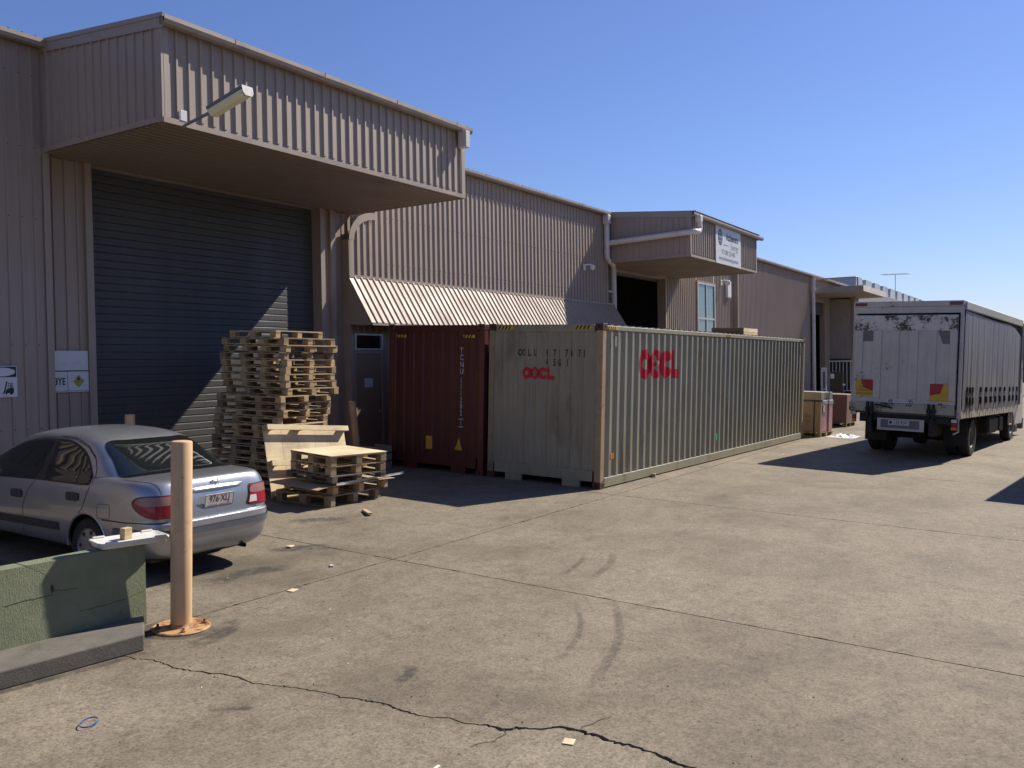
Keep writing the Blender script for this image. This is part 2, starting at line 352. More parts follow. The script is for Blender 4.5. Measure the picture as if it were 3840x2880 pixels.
def strip(name, pts, w, mat, lift=.004, taper=True):
    vs = []; fs = []; fade = []; n = len(pts); cols = 5
    P = []
    for i in range(n - 1):
        p0, p1, p2, p3 = [Vector(pts[max(0, min(n - 1, i + d))]) for d in (-1, 0, 1, 2)]
        for k in range(6):
            t = k / 6; P.append(.5 * ((2 * p1) + (p2 - p0) * t + (2 * p0 - 5 * p1 + 4 * p2 - p3) * t * t + (3 * p1 - p0 - 3 * p2 + p3) * t**3))
    P.append(Vector(pts[-1])); m = len(P)
    for i, p in enumerate(P):
        d = (P[min(m - 1, i + 1)] - P[max(0, i - 1)]).normalized(); nr = Vector((-d.y, d.x))
        for k in range(cols):
            s = (k / (cols - 1) - .5) * w; q = p + nr * s; vs.append((q.x, q.y, gz(q.x, q.y) + lift))
            e = min(i, m - 1 - i) / (m * .22); fade.append(min(1, e if taper else 1) * (0 if k in (0, cols - 1) else 1))
    for i in range(m - 1):
        for k in range(cols - 1): fs.append((i * cols + k, i * cols + k + 1, (i + 1) * cols + k + 1, (i + 1) * cols + k))
    mb = MB(); mb.add(vs, fs); o = mb.build(name, mat, yard)
    a = o.data.attributes.new('fade', 'FLOAT', 'POINT'); a.data.foreach_set('value', fade); return o
strip('tyre_mark', [(-6.0, -3.19), (-6.26, -3.37), (-6.57, -3.55), (-6.91, -3.72), (-7.23, -3.84), (-7.55, -3.93), (-7.88, -4.01), (-8.15, -4.07)], .10, 'rubber_film')
strip('tyre_mark', [(-6.29, -2.96), (-6.56, -3.14), (-6.86, -3.32), (-7.19, -3.47), (-7.49, -3.55), (-7.8, -3.62)], .07, 'rubber_film')
strip('tyre_mark', [(-4.2, -2.33), (-4.63, -2.51), (-5.04, -2.61), (-5.55, -2.71)], .11, 'rubber_film')
strip('tyre_mark', [(-4.45, -2.08), (-4.84, -2.23), (-5.22, -2.31), (-5.52, -2.34)], .08, 'rubber_film')
strip('stain', [(-8.5, -2.75), (-8.6, -2.84), (-8.7, -2.87), (-8.82, -2.88)], .12, 'stain_film'); strip('stain', [(-9.9, -2.2), (-9.78, -2.3), (-9.7, -2.42)], .07, 'stain_film')
strip('hairline_crack', [(-9.03, -3.94), (-9.07, -3.985), (-9.15, -3.975), (-9.2, -3.98), (-9.26, -3.93), (-9.34, -3.91)], .008, 'crack_film', taper=False)
strip('hairline_crack', [(-8.76, -4.34), (-8.70, -4.33), (-8.63, -4.36), (-8.55, -4.37), (-8.47, -4.41)], .008, 'crack_film', taper=False)

def frange_(a, b_, n): return [a + (b_ - a) * i / n for i in range(n + 1)]
# ================================================================== warehouse
wh = thing('warehouse', Matrix.Translation((0, 6.4, 0)), 'long brown ribbed metal warehouse with two boxed loading canopies', 'warehouse')
WO = Matrix.Translation((0, -6.4, 0))          # parts are laid out in world coordinates
def wp(mb, name, mats, parent=None, **kw):
    o = mb.build(name, mats, parent or wh, **kw)
    if parent is None: o.matrix_local = WO
    return o
X, Y, Z = Vector((1, 0, 0)), Vector((0, 1, 0)), Vector((0, 0, 1)); F = -Y
D1, D0, EAVE, SOF = 6.4, 6.6, 7.26, 5.60
def wall(name, o, L, lo, hi, u=X, n=F, **kw):
    mb = MB(); ribsheet(mb, o, u, Z, n, L, lo, hi, **kw); return wp(mb, name, 'cladding')
wall('wall_sheet', (-30, D1, 0), 24.0, .1, EAVE)
wall('wall_sheet', (-6, D0, 0), .74, .1, SOF + .1)
# forward wall between the canopies: chamfered corner by the door, office door and window cut out
cx0 = .63
def top_d(x): xx = cx0 + x; return min(EAVE, 5.0 + .68 * sqrt(max(0, 1 - (1 - (xx - .63) / .87)**2))) if xx < 1.49 else EAVE
wall('wall_sheet', (cx0, D1, 0), .10, .1, top_d)
wall('wall_sheet', (cx0 + .10, D1, 0), .95, 2.96, lambda x: top_d(x + .10), extra=[.02, .05, .1, .16, .24, .34, .46, .6, .7599, .76])
wall('wall_sheet', (cx0 + 1.05, D1, 0), 13.2 - cx0 - 1.05, .1, EAVE, off=.05)
wall('wall_sheet', (cx0, D0 - .02, 0), 1.2, 4.9, 5.8)
wall('wall_sheet', (13.2, D0, 0), .8, .0, SOF + .1)
wall('wall_sheet', (18.72, D0, 0), 22.03 - 18.72, .0, EAVE)
wall('wall_sheet', (22.03, D0, 0), 2.15, 5.60, EAVE); wall('wall_sheet', (22.03, D0, 0), 2.15, 0, 2.5)
wall('wall_sheet', (24.18, D0, 0), 26.8 - 24.18, .0, EAVE)
wall('wall_sheet', (26.8, D1, 0), 13.4, -.1, EAVE)
wall('wall_sheet', (40.2, D0, 0), 12.7, 5.85, EAVE + .05); wall('wall_sheet', (44.7, D0, 0), 1.3, -.1, 5.85)
for x, s in ((-6.0, 1), (.63, -1), (13.2, 1), (26.8, -1), (40.2, 1)):      # corner returns
    zt_ = (EAVE - .02) if x != .63 else 5.0
    mb = MB(); mb.b2((x - .012, D1 - .034, .05), (x + .012, D0 + .03, zt_)); wp(mb, 'corner_return', 'cladding_fascia')
    mb = MB(); mb.b2((x - .092, D1 - .036, .05), (x - .0125, D1 - .031, zt_)) if s > 0 else mb.b2((x + .0125, D1 - .036, .05), (x + .092, D1 - .031, zt_)); wp(mb, 'corner_flashing', 'cladding_fascia')
mb = MB(); ar = [(.87 * (1 - cos(t)), .68 * sin(t), cos(t), sin(t)) for t in frange_(0, pi / 2 * .98, 12)]      # curved knee flashing
for dx, dz, c_, s_ in ar:
    nx_, nz_ = Vector((c_ / .87, -s_ / .68)).normalized() * .16
    for yy in (D1 - .040, D1 - .034): mb.v += [(.63 + dx, yy, 5.0 + dz), (.63 + dx + abs(nx_), yy, 5.0 + dz - abs(nz_))]
for i_ in range(12):
    a_, b_ = 4 * i_, 4 * i_ + 4; mb.f += [(a_, b_, b_ + 1, a_ + 1), (a_ + 2, a_ + 3, b_ + 3, b_ + 2), (a_, a_ + 2, b_ + 2, b_), (a_ + 1, b_ + 1, b_ + 3, a_ + 3)]; mb.m += [0] * 4
wp(mb, 'knee_flashing', 'cladding_fascia')
# big door: jambs, guides, lintel, and the curtain slat by slat
rd = wp(MB().b2((-5.32, D0 - .07, .15), (-5.2, D0 + .28, SOF)), 'roller_door', 'cladding_fascia')
rd_p = wh
mb = MB(); mb.b2((-.06, D0 - .07, .15), (.06, D0 + .28, SOF)); mb.b2((.06, D0 - .02, .15), (.22, D0 + .02, SOF)); mb.b2((.22, D0 - .09, .15), (.36, D0 + .02, SOF)); mb.b2((.36, D0 - .01, .15), (.63, D0 + .03, SOF))
mb.build('jamb', 'cladding_fascia', rd)
mb = MB(); mb.b2((-5.2, D0 + .05, 5.585), (-.06, D0 + .26, 5.75)); mb.build('lintel', 'cladding_fascia', rd)
sl = MB(); pr = [(0, 0), (.003, .008), (.014, .011), (.106, .011), (.120, .006), (.128, 0)]
L0, L1 = -5.2, -.06
vs = []
for h, dd in pr: vs += [(L0, 6.8 - dd, h), (L1, 6.8 - dd, h)]
vs += [(L0, 6.81, .128), (L1, 6.81, .128), (L0, 6.81, 0), (L1, 6.81, 0)]; n = len(vs) // 2
sl.add(vs, [(2 * i, 2 * i + 1, (2 * i + 3) % (2 * n), (2 * i + 2) % (2 * n)) for i in range(n)])
sme = sl.mesh('slat', 'door_slat')
for k in range(42): ob('slat', sme, rd, Matrix.Translation((0, 0, .2 + k * .1295)))
# canopies
def canopy(x0, x1, gut_ext):
    yf, zs, zt = 3.45, SOF, 7.0
    mb = MB(); ribsheet(mb, (x0 + .06, yf, 0), X, Z, F, x1 - x0 - .12, zs + .0, zt - .05); cp = wp(mb, 'loading_canopy', 'cladding')
    zr = lambda t: zt + .02 + (6.6 - t) * 0  # roof falls towards the front
    def side(x, s):
        mb = MB(); ribsheet(mb, (x, D0, 0), F, Z, X * s, D0 - yf - .03, zs, lambda u: 7.27 - u * .09); mb.build('side_sheet', 'cladding', cp)
        mb = MB(); o = Vector((x + s * .030, D0, 0))
        mb.add([o + Vector((0, 0, 7.33)), o + Vector((0, -3.26, 7.03)), o + Vector((0, -3.26, 6.83)), o + Vector((0, 0, 7.12)), o + Vector((s * .006, 0, 7.33)), o + Vector((s * .006, -3.26, 7.03)), o + Vector((s * .006, -3.26, 6.83)), o + Vector((s * .006, 0, 7.12))], [(0, 1, 2, 3), (7, 6, 5, 4), (0, 4, 5, 1), (1, 5, 6, 2), (2, 6, 7, 3), (3, 7, 4, 0)])
        mb.build('barge_cap', 'cladding_fascia', cp)
        mb = MB(); mb.b2((x - .02, yf - .034, zs - .012), (x + .02, yf + .09, 6.9)); mb.b2((x + (.02 if s < 0 else -.10), yf - .036, zs), (x + (.10 if s < 0 else -.02), yf - .031, 6.9)); mb.build('corner_flashing', 'cladding_fascia', cp)
        mb = MB(); mb.b2((x + s * .03 - .004, yf - .02, zs - .02), (x + s * .03 + .004, D0, zs + .06)); mb.build('bottom_flashing', 'cladding_fascia', cp)
    side(x0, -1); side(x1, 1)
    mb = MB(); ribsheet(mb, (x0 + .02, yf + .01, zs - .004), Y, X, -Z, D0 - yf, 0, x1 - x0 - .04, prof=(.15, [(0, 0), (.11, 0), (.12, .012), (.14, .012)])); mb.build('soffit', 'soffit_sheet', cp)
    mb = MB(); mb.b2((x0, yf - .040, zs - .022), (x1, yf - .032, zs + .055)); mb.build('bottom_flashing', 'gutter_metal', cp)
    mb = MB(); ribsheet(mb, (x0 - .05, 0, 0), X, Vector((0, 1, .09)), Z, x1 - x0 + .1, 0, 3.4); me_o = mb.build('roof_sheet', 'cladding', cp); me_o.location = (0, 3.28, 6.955 if x0 < 0 else 7.02)
    gutter(x0 - .06, x1 + gut_ext, yf - .125, 6.985, cp)
    mb = MB()
    for k in range(int((x1 - x0 - .12) / .2)): 
        c = (x0 + .06 + k * .2 + .176, yf - .031, zs + .085); mb.tube([c, (c[0], c[1] - .012, c[2])], .009, 6)
    o = mb.build('screw_row', 'screw', cp); o['kind'] = 'stuff'
    return cp
def gutter(x0, x1, yc, zt, par, world=False):
    w, h = .125, .115
    P = [(yc + w / 2, zt), (yc + w / 2, zt - h), (yc - w / 2 + .02, zt - h), (yc - w / 2, zt - h * .55), (yc - w / 2, zt - .004), (yc - w / 2 + .016, zt), (yc - w / 2 + .016, zt - .012), (yc - w / 2 + .008, zt - .016), (yc - w / 2 + .008, zt - h * .55), (yc - w / 2 + .026, zt - h + .008), (yc + w / 2 - .008, zt - h + .008), (yc + w / 2 - .008, zt)]
    mb = MB(); n = len(P); mb.prism([(a, b_) for a, b_ in P], x1 - x0, (x0, 0, 0), Y, Z, X); g = mb.build('gutter', 'gutter_metal', par)
    mb = MB(); x = x0 + 1.2
    while x < x1 - .3:
        mb.b2((x - .02, yc - w / 2 - .005, zt - h * .62), (x + .02, yc - w / 2 - .001, zt + .003)); mb.b2((x - .02, yc - w / 2 - .005, zt - .001), (x + .02, yc + w / 2, zt + .004)); x += 1.8
    mb.build('gutter_strap', 'gutter_metal', g); return g
canopy(-6.06, .89, .10); canopy(13.25, 20.15, .45)
for a, b_ in ((-30, -6.1), (.95, 13.2), (20.3, 53)):
    g = gutter(a, b_, 6.245, 7.27, wh); g.matrix_local = WO
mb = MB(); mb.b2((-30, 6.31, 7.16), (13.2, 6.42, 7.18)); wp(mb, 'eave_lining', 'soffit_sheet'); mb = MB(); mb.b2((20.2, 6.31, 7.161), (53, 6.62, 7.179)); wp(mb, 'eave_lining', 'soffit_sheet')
mb = MB(); ribsheet(mb, (-30, 0, 0), X, Vector((0, 1, .06)), Z, 83, 0, 12); ribsheet(mb, (-30, 24, 0), X, Vector((0, -1, .06)), Z, 83, 0, 12, off=.01)
o = wp(mb, 'roof_sheet', 'cladding'); o.matrix_local = Matrix.Translation((0, 6.22 - 6.4, 7.262))
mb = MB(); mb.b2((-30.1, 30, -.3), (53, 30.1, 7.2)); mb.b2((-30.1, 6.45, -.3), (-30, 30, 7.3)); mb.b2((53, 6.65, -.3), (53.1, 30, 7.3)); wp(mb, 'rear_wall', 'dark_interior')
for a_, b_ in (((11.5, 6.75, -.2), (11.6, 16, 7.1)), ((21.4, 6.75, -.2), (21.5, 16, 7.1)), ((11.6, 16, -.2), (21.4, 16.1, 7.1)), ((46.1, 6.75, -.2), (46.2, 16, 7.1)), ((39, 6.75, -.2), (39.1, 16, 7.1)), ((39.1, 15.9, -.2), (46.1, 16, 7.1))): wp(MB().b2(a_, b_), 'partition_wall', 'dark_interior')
# open doorway under the second canopy
mb = MB(); mb.b2((13.88, D0 - .05, 0), (14.0, D0 + .3, 5.5)); mb.b2((18.6, D0 - .05, 0), (18.74, D0 + .3, 5.5)); mb.b2((13.9, D0 - .04, 5.44), (18.72, D0 + .3, 5.66)); mb.b2((14.0, D0 - .12, 5.40), (17.9, D0 - .045, 5.47)); wp(mb, 'doorway_frame', 'cladding_fascia')
mb = MB(); mb.tube([(14, D0 + .35, 5.55), (18.6, D0 + .35, 5.55)], .2, 16); wp(mb, 'roller_drum', 'door_slat', smooth=True)
# third doorway with its shutter partly lowered
mb = MB(); mb.b2((40.3, D0 - .03, -.2), (40.45, D0 + .3, 5.86)); mb.b2((44.55, D0 - .03, -.2), (44.7, D0 + .3, 5.86)); mb.b2((40.3, D0 - .035, 5.78), (44.7, D0 + .3, 5.95)); dw3 = wp(mb, 'doorway_frame', 'cladding_fascia')
sl = MB(); sl.b2((40.45, D0 + .10, 0), (44.55, D0 + .115, .115)); sl.b2((40.45, D0 + .085, .02), (44.55, D0 + .10, .09)); sme3 = sl.mesh('slat', 'door_slat')
for k in range(7): ob('slat', sme3, dw3, Matrix.Translation((0, 0, 5.0 + k * .12)))
# window on the second bay
def window(x0, x1, y, z0, z1, mull, trans, glass, frame, fw=.055):
    mb = MB()
    for a, b_ in (((x0, z0), (x0 + fw, z1)), ((x1 - fw, z0), (x1, z1)), ((x0 + fw, z1 - fw), (x1 - fw, z1)), ((x0 + fw, z0), (x1 - fw, z0 + fw))): mb.b2((a[0], y - .05, a[1]), (b_[0], y + .05, b_[1]))
    w = wp(mb, 'window', frame)
    xs = [x0 + fw] + mull + [x1 - fw]; zs = [z0 + fw] + trans + [z1 - fw]
    for m in mull: MB().b2((m - fw / 2, y - .045, z0 + fw), (m + fw / 2, y + .045, z1 - fw)).build('mullion', frame, w)
    for i, t in enumerate(trans):
        for a, b_ in zip(xs, xs[1:]): MB().b2((a + (fw / 2 if a in mull else 0), y - .04, t - fw * .6), (b_ - (fw / 2 if b_ in mull else 0), y + .04, t + fw * .6)).build('transom', frame, w)
    for a, b_ in zip(xs, xs[1:]):
        for c, d in zip(zs, zs[1:]): MB().b2((a, y - .006, c), (b_, y + .006, d)).build('pane', glass, w)
    return w
window(22.06, 24.15, D0 - .02, 2.55, 5.58, [23.1], [4.05], 'window_glass', 'alu_frame', .07)
mb = MB(); mb.b2((21.98, D0 - .06, 2.5), (22.06, D0 + .05, 5.66)); mb.b2((24.15, D0 - .06, 2.5), (24.23, D0 + .05, 5.66)); mb.b2((22.06, D0 - .065, 5.58), (24.15, D0 + .05, 5.66)); wp(mb, 'window_surround', 'office_door')
# office entrance under the awning
w = window(.74, 1.66, D1 - .01, 2.58, 2.95, [], [], 'dark_glass', 'alu_frame', .04)
mb = MB(); mb.b2((.78, D1 - .02, .22), (1.62, D1 + .03, 2.5)); dr = wp(mb, 'office_door', 'office_door', bevel=.004)
mb = MB(); mb.b2((.73, D1 - .04, .2), (.78, D1 + .05, 2.56)); mb.b2((1.62, D1 - .04, .2), (1.67, D1 + .05, 2.56)); mb.b2((.73, D1 - .045, 2.5), (1.67, D1 + .05, 2.575)); mb.build('door_frame', 'cladding_fascia', dr)
mb = MB(); mb.b2((1.05, D1 - .027, 1.75), (1.32, D1 - .021, 1.95)); mb.build('notice', 'white_steel', dr)
mb = MB(); mb.tube([(1.54, D1 - .02, 1.2), (1.54, D1 - .07, 1.2), (1.44, D1 - .07, 1.2)], .011, 8); mb.build('handle', 'alu_frame', dr)
# awning
mb = MB(); av = Vector((0, -.65, -1.03)).normalized(); an = Vector((0, -1.03, .65)).normalized()
ribsheet(mb, (.60, D1 - .03, 4.19), X, av, an, 13.06, 0, 1.22); aw = wp(mb, 'awning', 'awning_sheet')
mb = MB(); mb.b2((.60, D1 - .06, 4.17), (13.66, D1 - .029, 4.235)); mb.build('head_flashing', 'cladding_fascia', aw)
for x in (.60, 13.64):
    mb = MB(); mb.prism([(0, 4.17), (-.66, 3.14), (-.60, 3.10), (0, 3.14)], .012, (x, D1 - .02, 0), Y, Z, X); mb.build('end_panel', 'cladding_fascia', aw)
mb = MB(); mb.b2((.62, D1 - .69, 3.10), (13.63, D1 - .655, 3.16)); mb.build('edge_batten', 'cladding_fascia', aw)
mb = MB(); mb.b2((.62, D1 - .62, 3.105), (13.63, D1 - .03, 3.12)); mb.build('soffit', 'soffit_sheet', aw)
# downpipes
def pipe(pts, r, name='downpipe'):
    P = [Vector(p) for p in pts]; out = [P[0]]
    for a, b_, c in zip(P, P[1:], P[2:]):
        d0 = (a - b_).normalized(); d1 = (c - b_).normalized(); k = min(r * 2.2, (a - b_).length / 2.2, (c - b_).length / 2.2)
        for t in range(6):
            s = t / 5; out.append((b_ + d0 * k) * (1 - s)**2 + b_ * 2 * s * (1 - s) + (b_ + d1 * k) * s**2)
    out.append(P[-1]); mb = MB(); mb.tube(out, r, 14); return wp(mb, name, 'pvc_pipe', smooth=True)
p = pipe([(12.95, 6.26, 6.95), (12.95, 6.26, 5.68), (13.75, 6.42, 5.58), (13.75, 6.42, .0)], .095)
mb = MB(); mb.b2((12.84, 6.14, 6.86), (13.06, 6.36, 7.16)); mb.build('rain_head', 'pvc_pipe', p, bevel=.02)
mb = MB(); mb.b2((13.3, 6.40, 4.62), (13.72, 6.44, 4.66)); mb.build('bracket', 'alu_frame', p)
p = pipe([(12.99, 6.24, 6.22), (13.09, 3.22, 6.34), (13.5, 3.20, 6.37), (13.53, 3.24, 6.85)], .092)
mb = MB(); mb.b2((13.42, 3.14, 6.70), (13.64, 3.34, 6.90)); mb.build('rain_head', 'pvc_pipe', p, bevel=.02)
p = pipe([(40.28, 6.22, 7.1), (40.28, 6.22, -.2)], .11)
mb = MB(); mb.b2((.66, 3.20, 6.55), (.80, 3.40, 6.88)); wp(mb, 'rain_head', 'pvc_pipe', bevel=.008)
# flat canopy over the third doorway
mb = MB(); mb.b2((40.5, 3.45, 6.16), (47.7, 6.55, 6.48)); fc = wp(mb, 'flat_canopy', 'far_wall')
mb = MB(); [mb.b2((40.5 + k * 2.4 + .01, 3.43, 6.15), (40.5 + (k + 1) * 2.4 - .01, 3.449, 6.50)) for k in range(3)]; mb.build('fascia_board', 'fibre_fascia', fc)
mb = MB(); mb.tube([(40.6, 6.3, 7.0), (40.7, 3.9, 7.0), (40.75, 3.8, 6.98), (40.75, 3.8, 6.48)], .045, 8); mb.build('stay_pipe', 'gutter_metal', fc)
# tek screws through the ribs, far too many to count
mb = MB()
for x0_, x1_, off_, y_ in ((-9.6, -6.05, 0, D1), (1.68, 13.1, .05, D1)):
    for zr_ in (1.35, 2.62, 4.55, 5.62, 6.72):
        k_ = 0
        while True:
            base_ = (-30 if x0_ < 0 else 1.68); xx_ = base_ + k_ * .2 + off_ + .176; k_ += 1
            if xx_ > x1_: break
            if xx_ < x0_ or (x0_ > 0 and zr_ < 4.3): continue
            c_ = (xx_ + random.gauss(0, .002), y_ - .028, zr_ + random.gauss(0, .004)); mb.tube([c_, (c_[0], c_[1] - .009, c_[2])], .0085, 6)
o = wp(mb, 'screw_row', 'screw'); o['kind'] = 'stuff'
# ------------------------------------------------------------------ building beyond
fb = thing('factory_building', Matrix.Translation((46, 5.1, gz(46, 5.1))), 'grey low factory beyond the warehouse with ridged roof lights', 'factory')
FO = fb.matrix_world.inverted()
def fp(mb, name, mats, **kw):
    o = mb.build(name, mats, fb, **kw); o.matrix_local = FO; return o
fp(MB().b2((46.02, 5.1, -.4), (96, 5.3, 6.85)), 'front_wall', 'far_wall'); fp(MB().b2((46.0, 5.3, 2.2), (46.2, 7.2, 6.08)), 'end_wall', 'far_wall')
fp(MB().b2((46.25, 5.3, -.4), (46.4, 7.2, 2.2)), 'end_wall', 'dark_interior'); fp(MB().b2((46.2, 5.3, 6.75), (96, 24, 6.95)), 'roof', 'far_roof')
fp(MB().b2((45.93, 5.0, -.3), (46.08, 5.16, 6.6)), 'corner_post', 'cladding_fascia')
for k in range(12):
    mb = MB(); x = 54 + k * 3.55; mb.prism([(0, 6.9), (3.0, 6.9), (2.55, 8.25), (.45, 8.25)], 16, (x, 6.6, 0), X, Z, Y); fp(mb, 'roof_ridge', 'far_roof')
mb = MB(); mb.b2((93, -60, -1), (140, -2, 5.6)); bw = mb.build('distant_shed', 'far_wall'); tag(bw, 'pale grey distant shed at the far end of the yard', 'shed')
# TV aerial on the far roof
ta = thing('tv_antenna', Matrix.Translation((68.5, 6.2, 6.9)), 'thin television aerial standing on the far factory roof', 'antenna')
mb = MB(); mb.tube([(0, 0, 0), (0, 0, 2.6)], .03, 6); mb.build('mast', 'alu_frame', ta)
mb = MB(); mb.tube([(-.9, -.3, 2.45), (.9, .3, 2.7)], .025, 6); mb.build('boom', 'alu_frame', ta)
for k in range(6):
    mb = MB(); x = -.8 + k * .32; mb.tube([(x + .35, x / 3 - 1.0, 2.57 + x * .14), (x - .35, x / 3 + 1.0, 2.57 + x * .14)], .018, 5); mb.build('element', 'alu_frame', ta)
# ================================================================== shipping containers
pm('olive_paint', (.30, .278, .200), .55, .09, 1.2, streak=.2, dirt=(.16, .105, .06), damt=.6, dscale=1.9, dthr=.57, dstretch=(1, 1, .4))
pm('olive_end', (.305, .276, .195), .6, .1, 1.2, streak=.22, dirt=(.15, .105, .06), damt=.6, dscale=1.7, dthr=.56, dstretch=(1, 1, .35))
pm('rusty_post', (.36, .255, .150), .65, .14, 4, dirt=(.17, .085, .04), damt=.8, dscale=6, dthr=.56)
pm('olive_post', (.27, .215, .135), .6, .1, 3, dirt=(.14, .065, .03), damt=.8, dscale=5, dthr=.55, dstretch=(1, 1, .5))
pm('maroon_paint', (.088, .019, .017), .5, .12, 1.2, streak=.12, dirt=(.06, .025, .018), damt=.5, dscale=2)
pm('maroon_post', (.115, .030, .026), .5, .12, 3, dirt=(.06, .03, .02), damt=.6, dscale=4)
pm('roof_pale', (.62, .61, .54), .5, .08, 2)
pm('rust_iron', (.085, .040, .022), .8, .3, 9)
pm('logo_red', (.52, .008, .030), .5, .08, 3); pm('print_black', (.025, .025, .024), .6, .1, 5); pm('print_white', (.62, .60, .58), .6, .1, 6)
pm('hazard_yellow', (.62, .36, .03), .55, .1, 6); pm('label_orange', (.50, .17, .02), .6, .1, 6); pm('tag_green', (.03, .45, .20), .5, .05, 5)
pm('bar_shadow', (.02, .02, .02), .6, .1, 5); pm('plate_galv', (.30, .29, .25), .5, .08, 6)
CL, CW, CH = 12.192, 2.438, 2.896
SIDE = (.278, [(0, 0), (.072, 0), (.140, .036), (.210, .036)])
ENDP = (.2475, [(0, 0), (.115, 0), (.142, .026), (.222, .026)])
def container(M, label, paint, endp, post, post_c, casts):
    c = thing('shipping_container', M, label, 'container', 'containers parked beside the warehouse')
    K = lambda mb, n, m, p=None, **kw: mb.build(n, m, p or c, **kw)
    # origin: near ground corner; x along the length, y across, z up
    def rotk(mb): return mb
    mb = MB(); Hs = ribsheet(mb, (.16, .012 + .036, 0), X, Z, -Y, CL - .32, .17, CH - .11, SIDE, off=.03); side = K(mb, 'side_wall', paint)
    mb = MB(); ribsheet(mb, (.16, CW - .05, 0), X, Z, Y, CL - .32, .17, CH - .11, SIDE, off=.03); K(mb, 'side_wall', paint)
    mb = MB(); He = ribsheet(mb, (.012 + .026, CW - .14, 0), -Y, Z, -X, CW - .28, .30, CH - .14, ENDP, off=.05); end = K(mb, 'end_wall', endp)
    mb = MB(); mb.b2((CL - .05, .16, .17), (CL - .02, CW - .16, CH - .11))
    for k in range(4): mb.tube([(CL - .005, .4 + k * .54, .2), (CL - .005, .4 + k * .54, CH - .15)], .02, 8)
    K(mb, 'door_end', paint)
    mb = MB(); ribsheet(mb, (.10, .06, CH - .040), X, Y, Z, CL - .2, 0, CW - .12, (.2785, [(0, 0), (.095, 0), (.125, .03), (.24, .03)]), off=.02); K(mb, 'roof', 'roof_pale' if paint == 'olive_paint' else paint)
    for y0 in (.0, CW - .06): K(MB().b2((.17, y0 + .003, CH - .115), (CL - .17, y0 + .057, CH - .035)), 'top_rail', post if paint != 'olive_paint' else 'olive_end', bevel=.006)
    for y0 in (.0, CW - .06): K(MB().b2((.17, y0 + .003, .02), (CL - .17, y0 + .057, .185)), 'bottom_rail', post if paint != 'olive_paint' else 'olive_end', bevel=.006)
    for x0 in (.0, CL - .08): 
        K(MB().b2((x0 + .003, .17, CH - .15), (x0 + .077, CW - .17, CH - .02)), 'top_rail', endp, bevel=.006)
        K(MB().b2((x0 + .003, .17, .12), (x0 + .077, CW - .17, .31)), 'bottom_rail', endp, bevel=.006)
        for ya in (.42, CW - .42 - .36): K(MB().b2((x0 + .006, ya, .0), (x0 + .07, ya + .36, .13)), 'fork_pocket', endp, bevel=.004)
    for x0 in (0, CL - .15):
        for y0 in (0, CW - .14):
            near = (x0 == 0 and y0 == 0); pc = post_c if near else post
            mb = MB(); mb.b2((x0 + .006, y0 + .006, .118), (x0 + .144, y0 + .134, CH - .118)); K(mb, 'corner_post', pc, bevel=.012, seg=2)
    # corner castings with their slotted holes
    for x0 in (0, CL - .178):
        for y0 in (0, CW - .162):
            for z0 in (0, CH - .118):
                mb = MB(); mb.b2((x0, y0, z0), (x0 + .178, y0 + .162, z0 + .118)); g = K(mb, 'corner_casting', casts, bevel=.008)
                mb = MB(); ys = y0 - .0015 if y0 == 0 else y0 + .162 + .0015
                mb.prism(ellipse(0, 0, .022, .040, 14), .003 if y0 == 0 else -.003, (x0 + .089, ys, z0 + .059), X, Z, Y); mb.build('casting_hole', 'black_paint', g); mb = MB()
                xs_ = x0 - .0015 if x0 == 0 else x0 + .178 + .0015
                mb.prism(ellipse(0, 0, .032, .036, 14), .003, (xs_, y0 + .081, z0 + .059), Y, Z, X); mb.build('casting_hole', 'black_paint', g)
    K(MB().b2((.08, .06, .12), (CL - .08, CW - .06, .17)), 'floor', 'rust_iron')
    return c, side, end, Hs, He
def hazard(par, o, ux, uz, n, L=.30, h=.062):
    ux = Vector(ux); uz = Vector(uz); n = Vector(n); o = Vector(o)
    mb = MB(); mb.prism([(0, 0), (L, 0), (L, h), (0, h)], .002, o, ux, uz, n); b_ = mb.build('hazard_stripe', 'hazard_yellow', par)
    mb = MB(); k = 0
    while k * .075 + .07 < L: mb.prism([(k * .075, 0), (k * .075 + .036, 0), (k * .075 + .07, h), (k * .075 + .034, h)], .001, o + n * .0025, ux, uz, n); k += 1
    mb.build('stripe', 'print_black', b_)
GM = ground_matrix(0, 0, -.0268); RM = ground_matrix(.06, 2.53, -.029)
gc, gside, gend, Hs, He = container(GM, 'olive green long container with red logo on its sunlit side', 'olive_paint', 'olive_end', 'olive_post', 'rusty_post', 'rust_iron')
rc, rside, rend, rHs, rHe = container(RM, 'dark maroon container with white vertical serial number, standing between green container and warehouse', 'maroon_paint', 'maroon_paint', 'maroon_post', 'maroon_post', 'maroon_post')
def ring(cx, cy, ro, ri, n=40, a0=0., a1=2 * pi, sx=1., sy=1.):
    vs = []; fs = []; full = abs(a1 - a0 - 2 * pi) < 1e-6
    for k in range(n + 1): a = a0 + (a1 - a0) * k / n; vs += [(cx + ro * cos(a) * sx, cy + ro * sin(a) * sy), (cx + ri * cos(a) * sx, cy + ri * sin(a) * sy)]
    for k in range(n): fs.append((2 * k, 2 * k + 2, 2 * k + 3, 2 * k + 1))
    return vs, fs
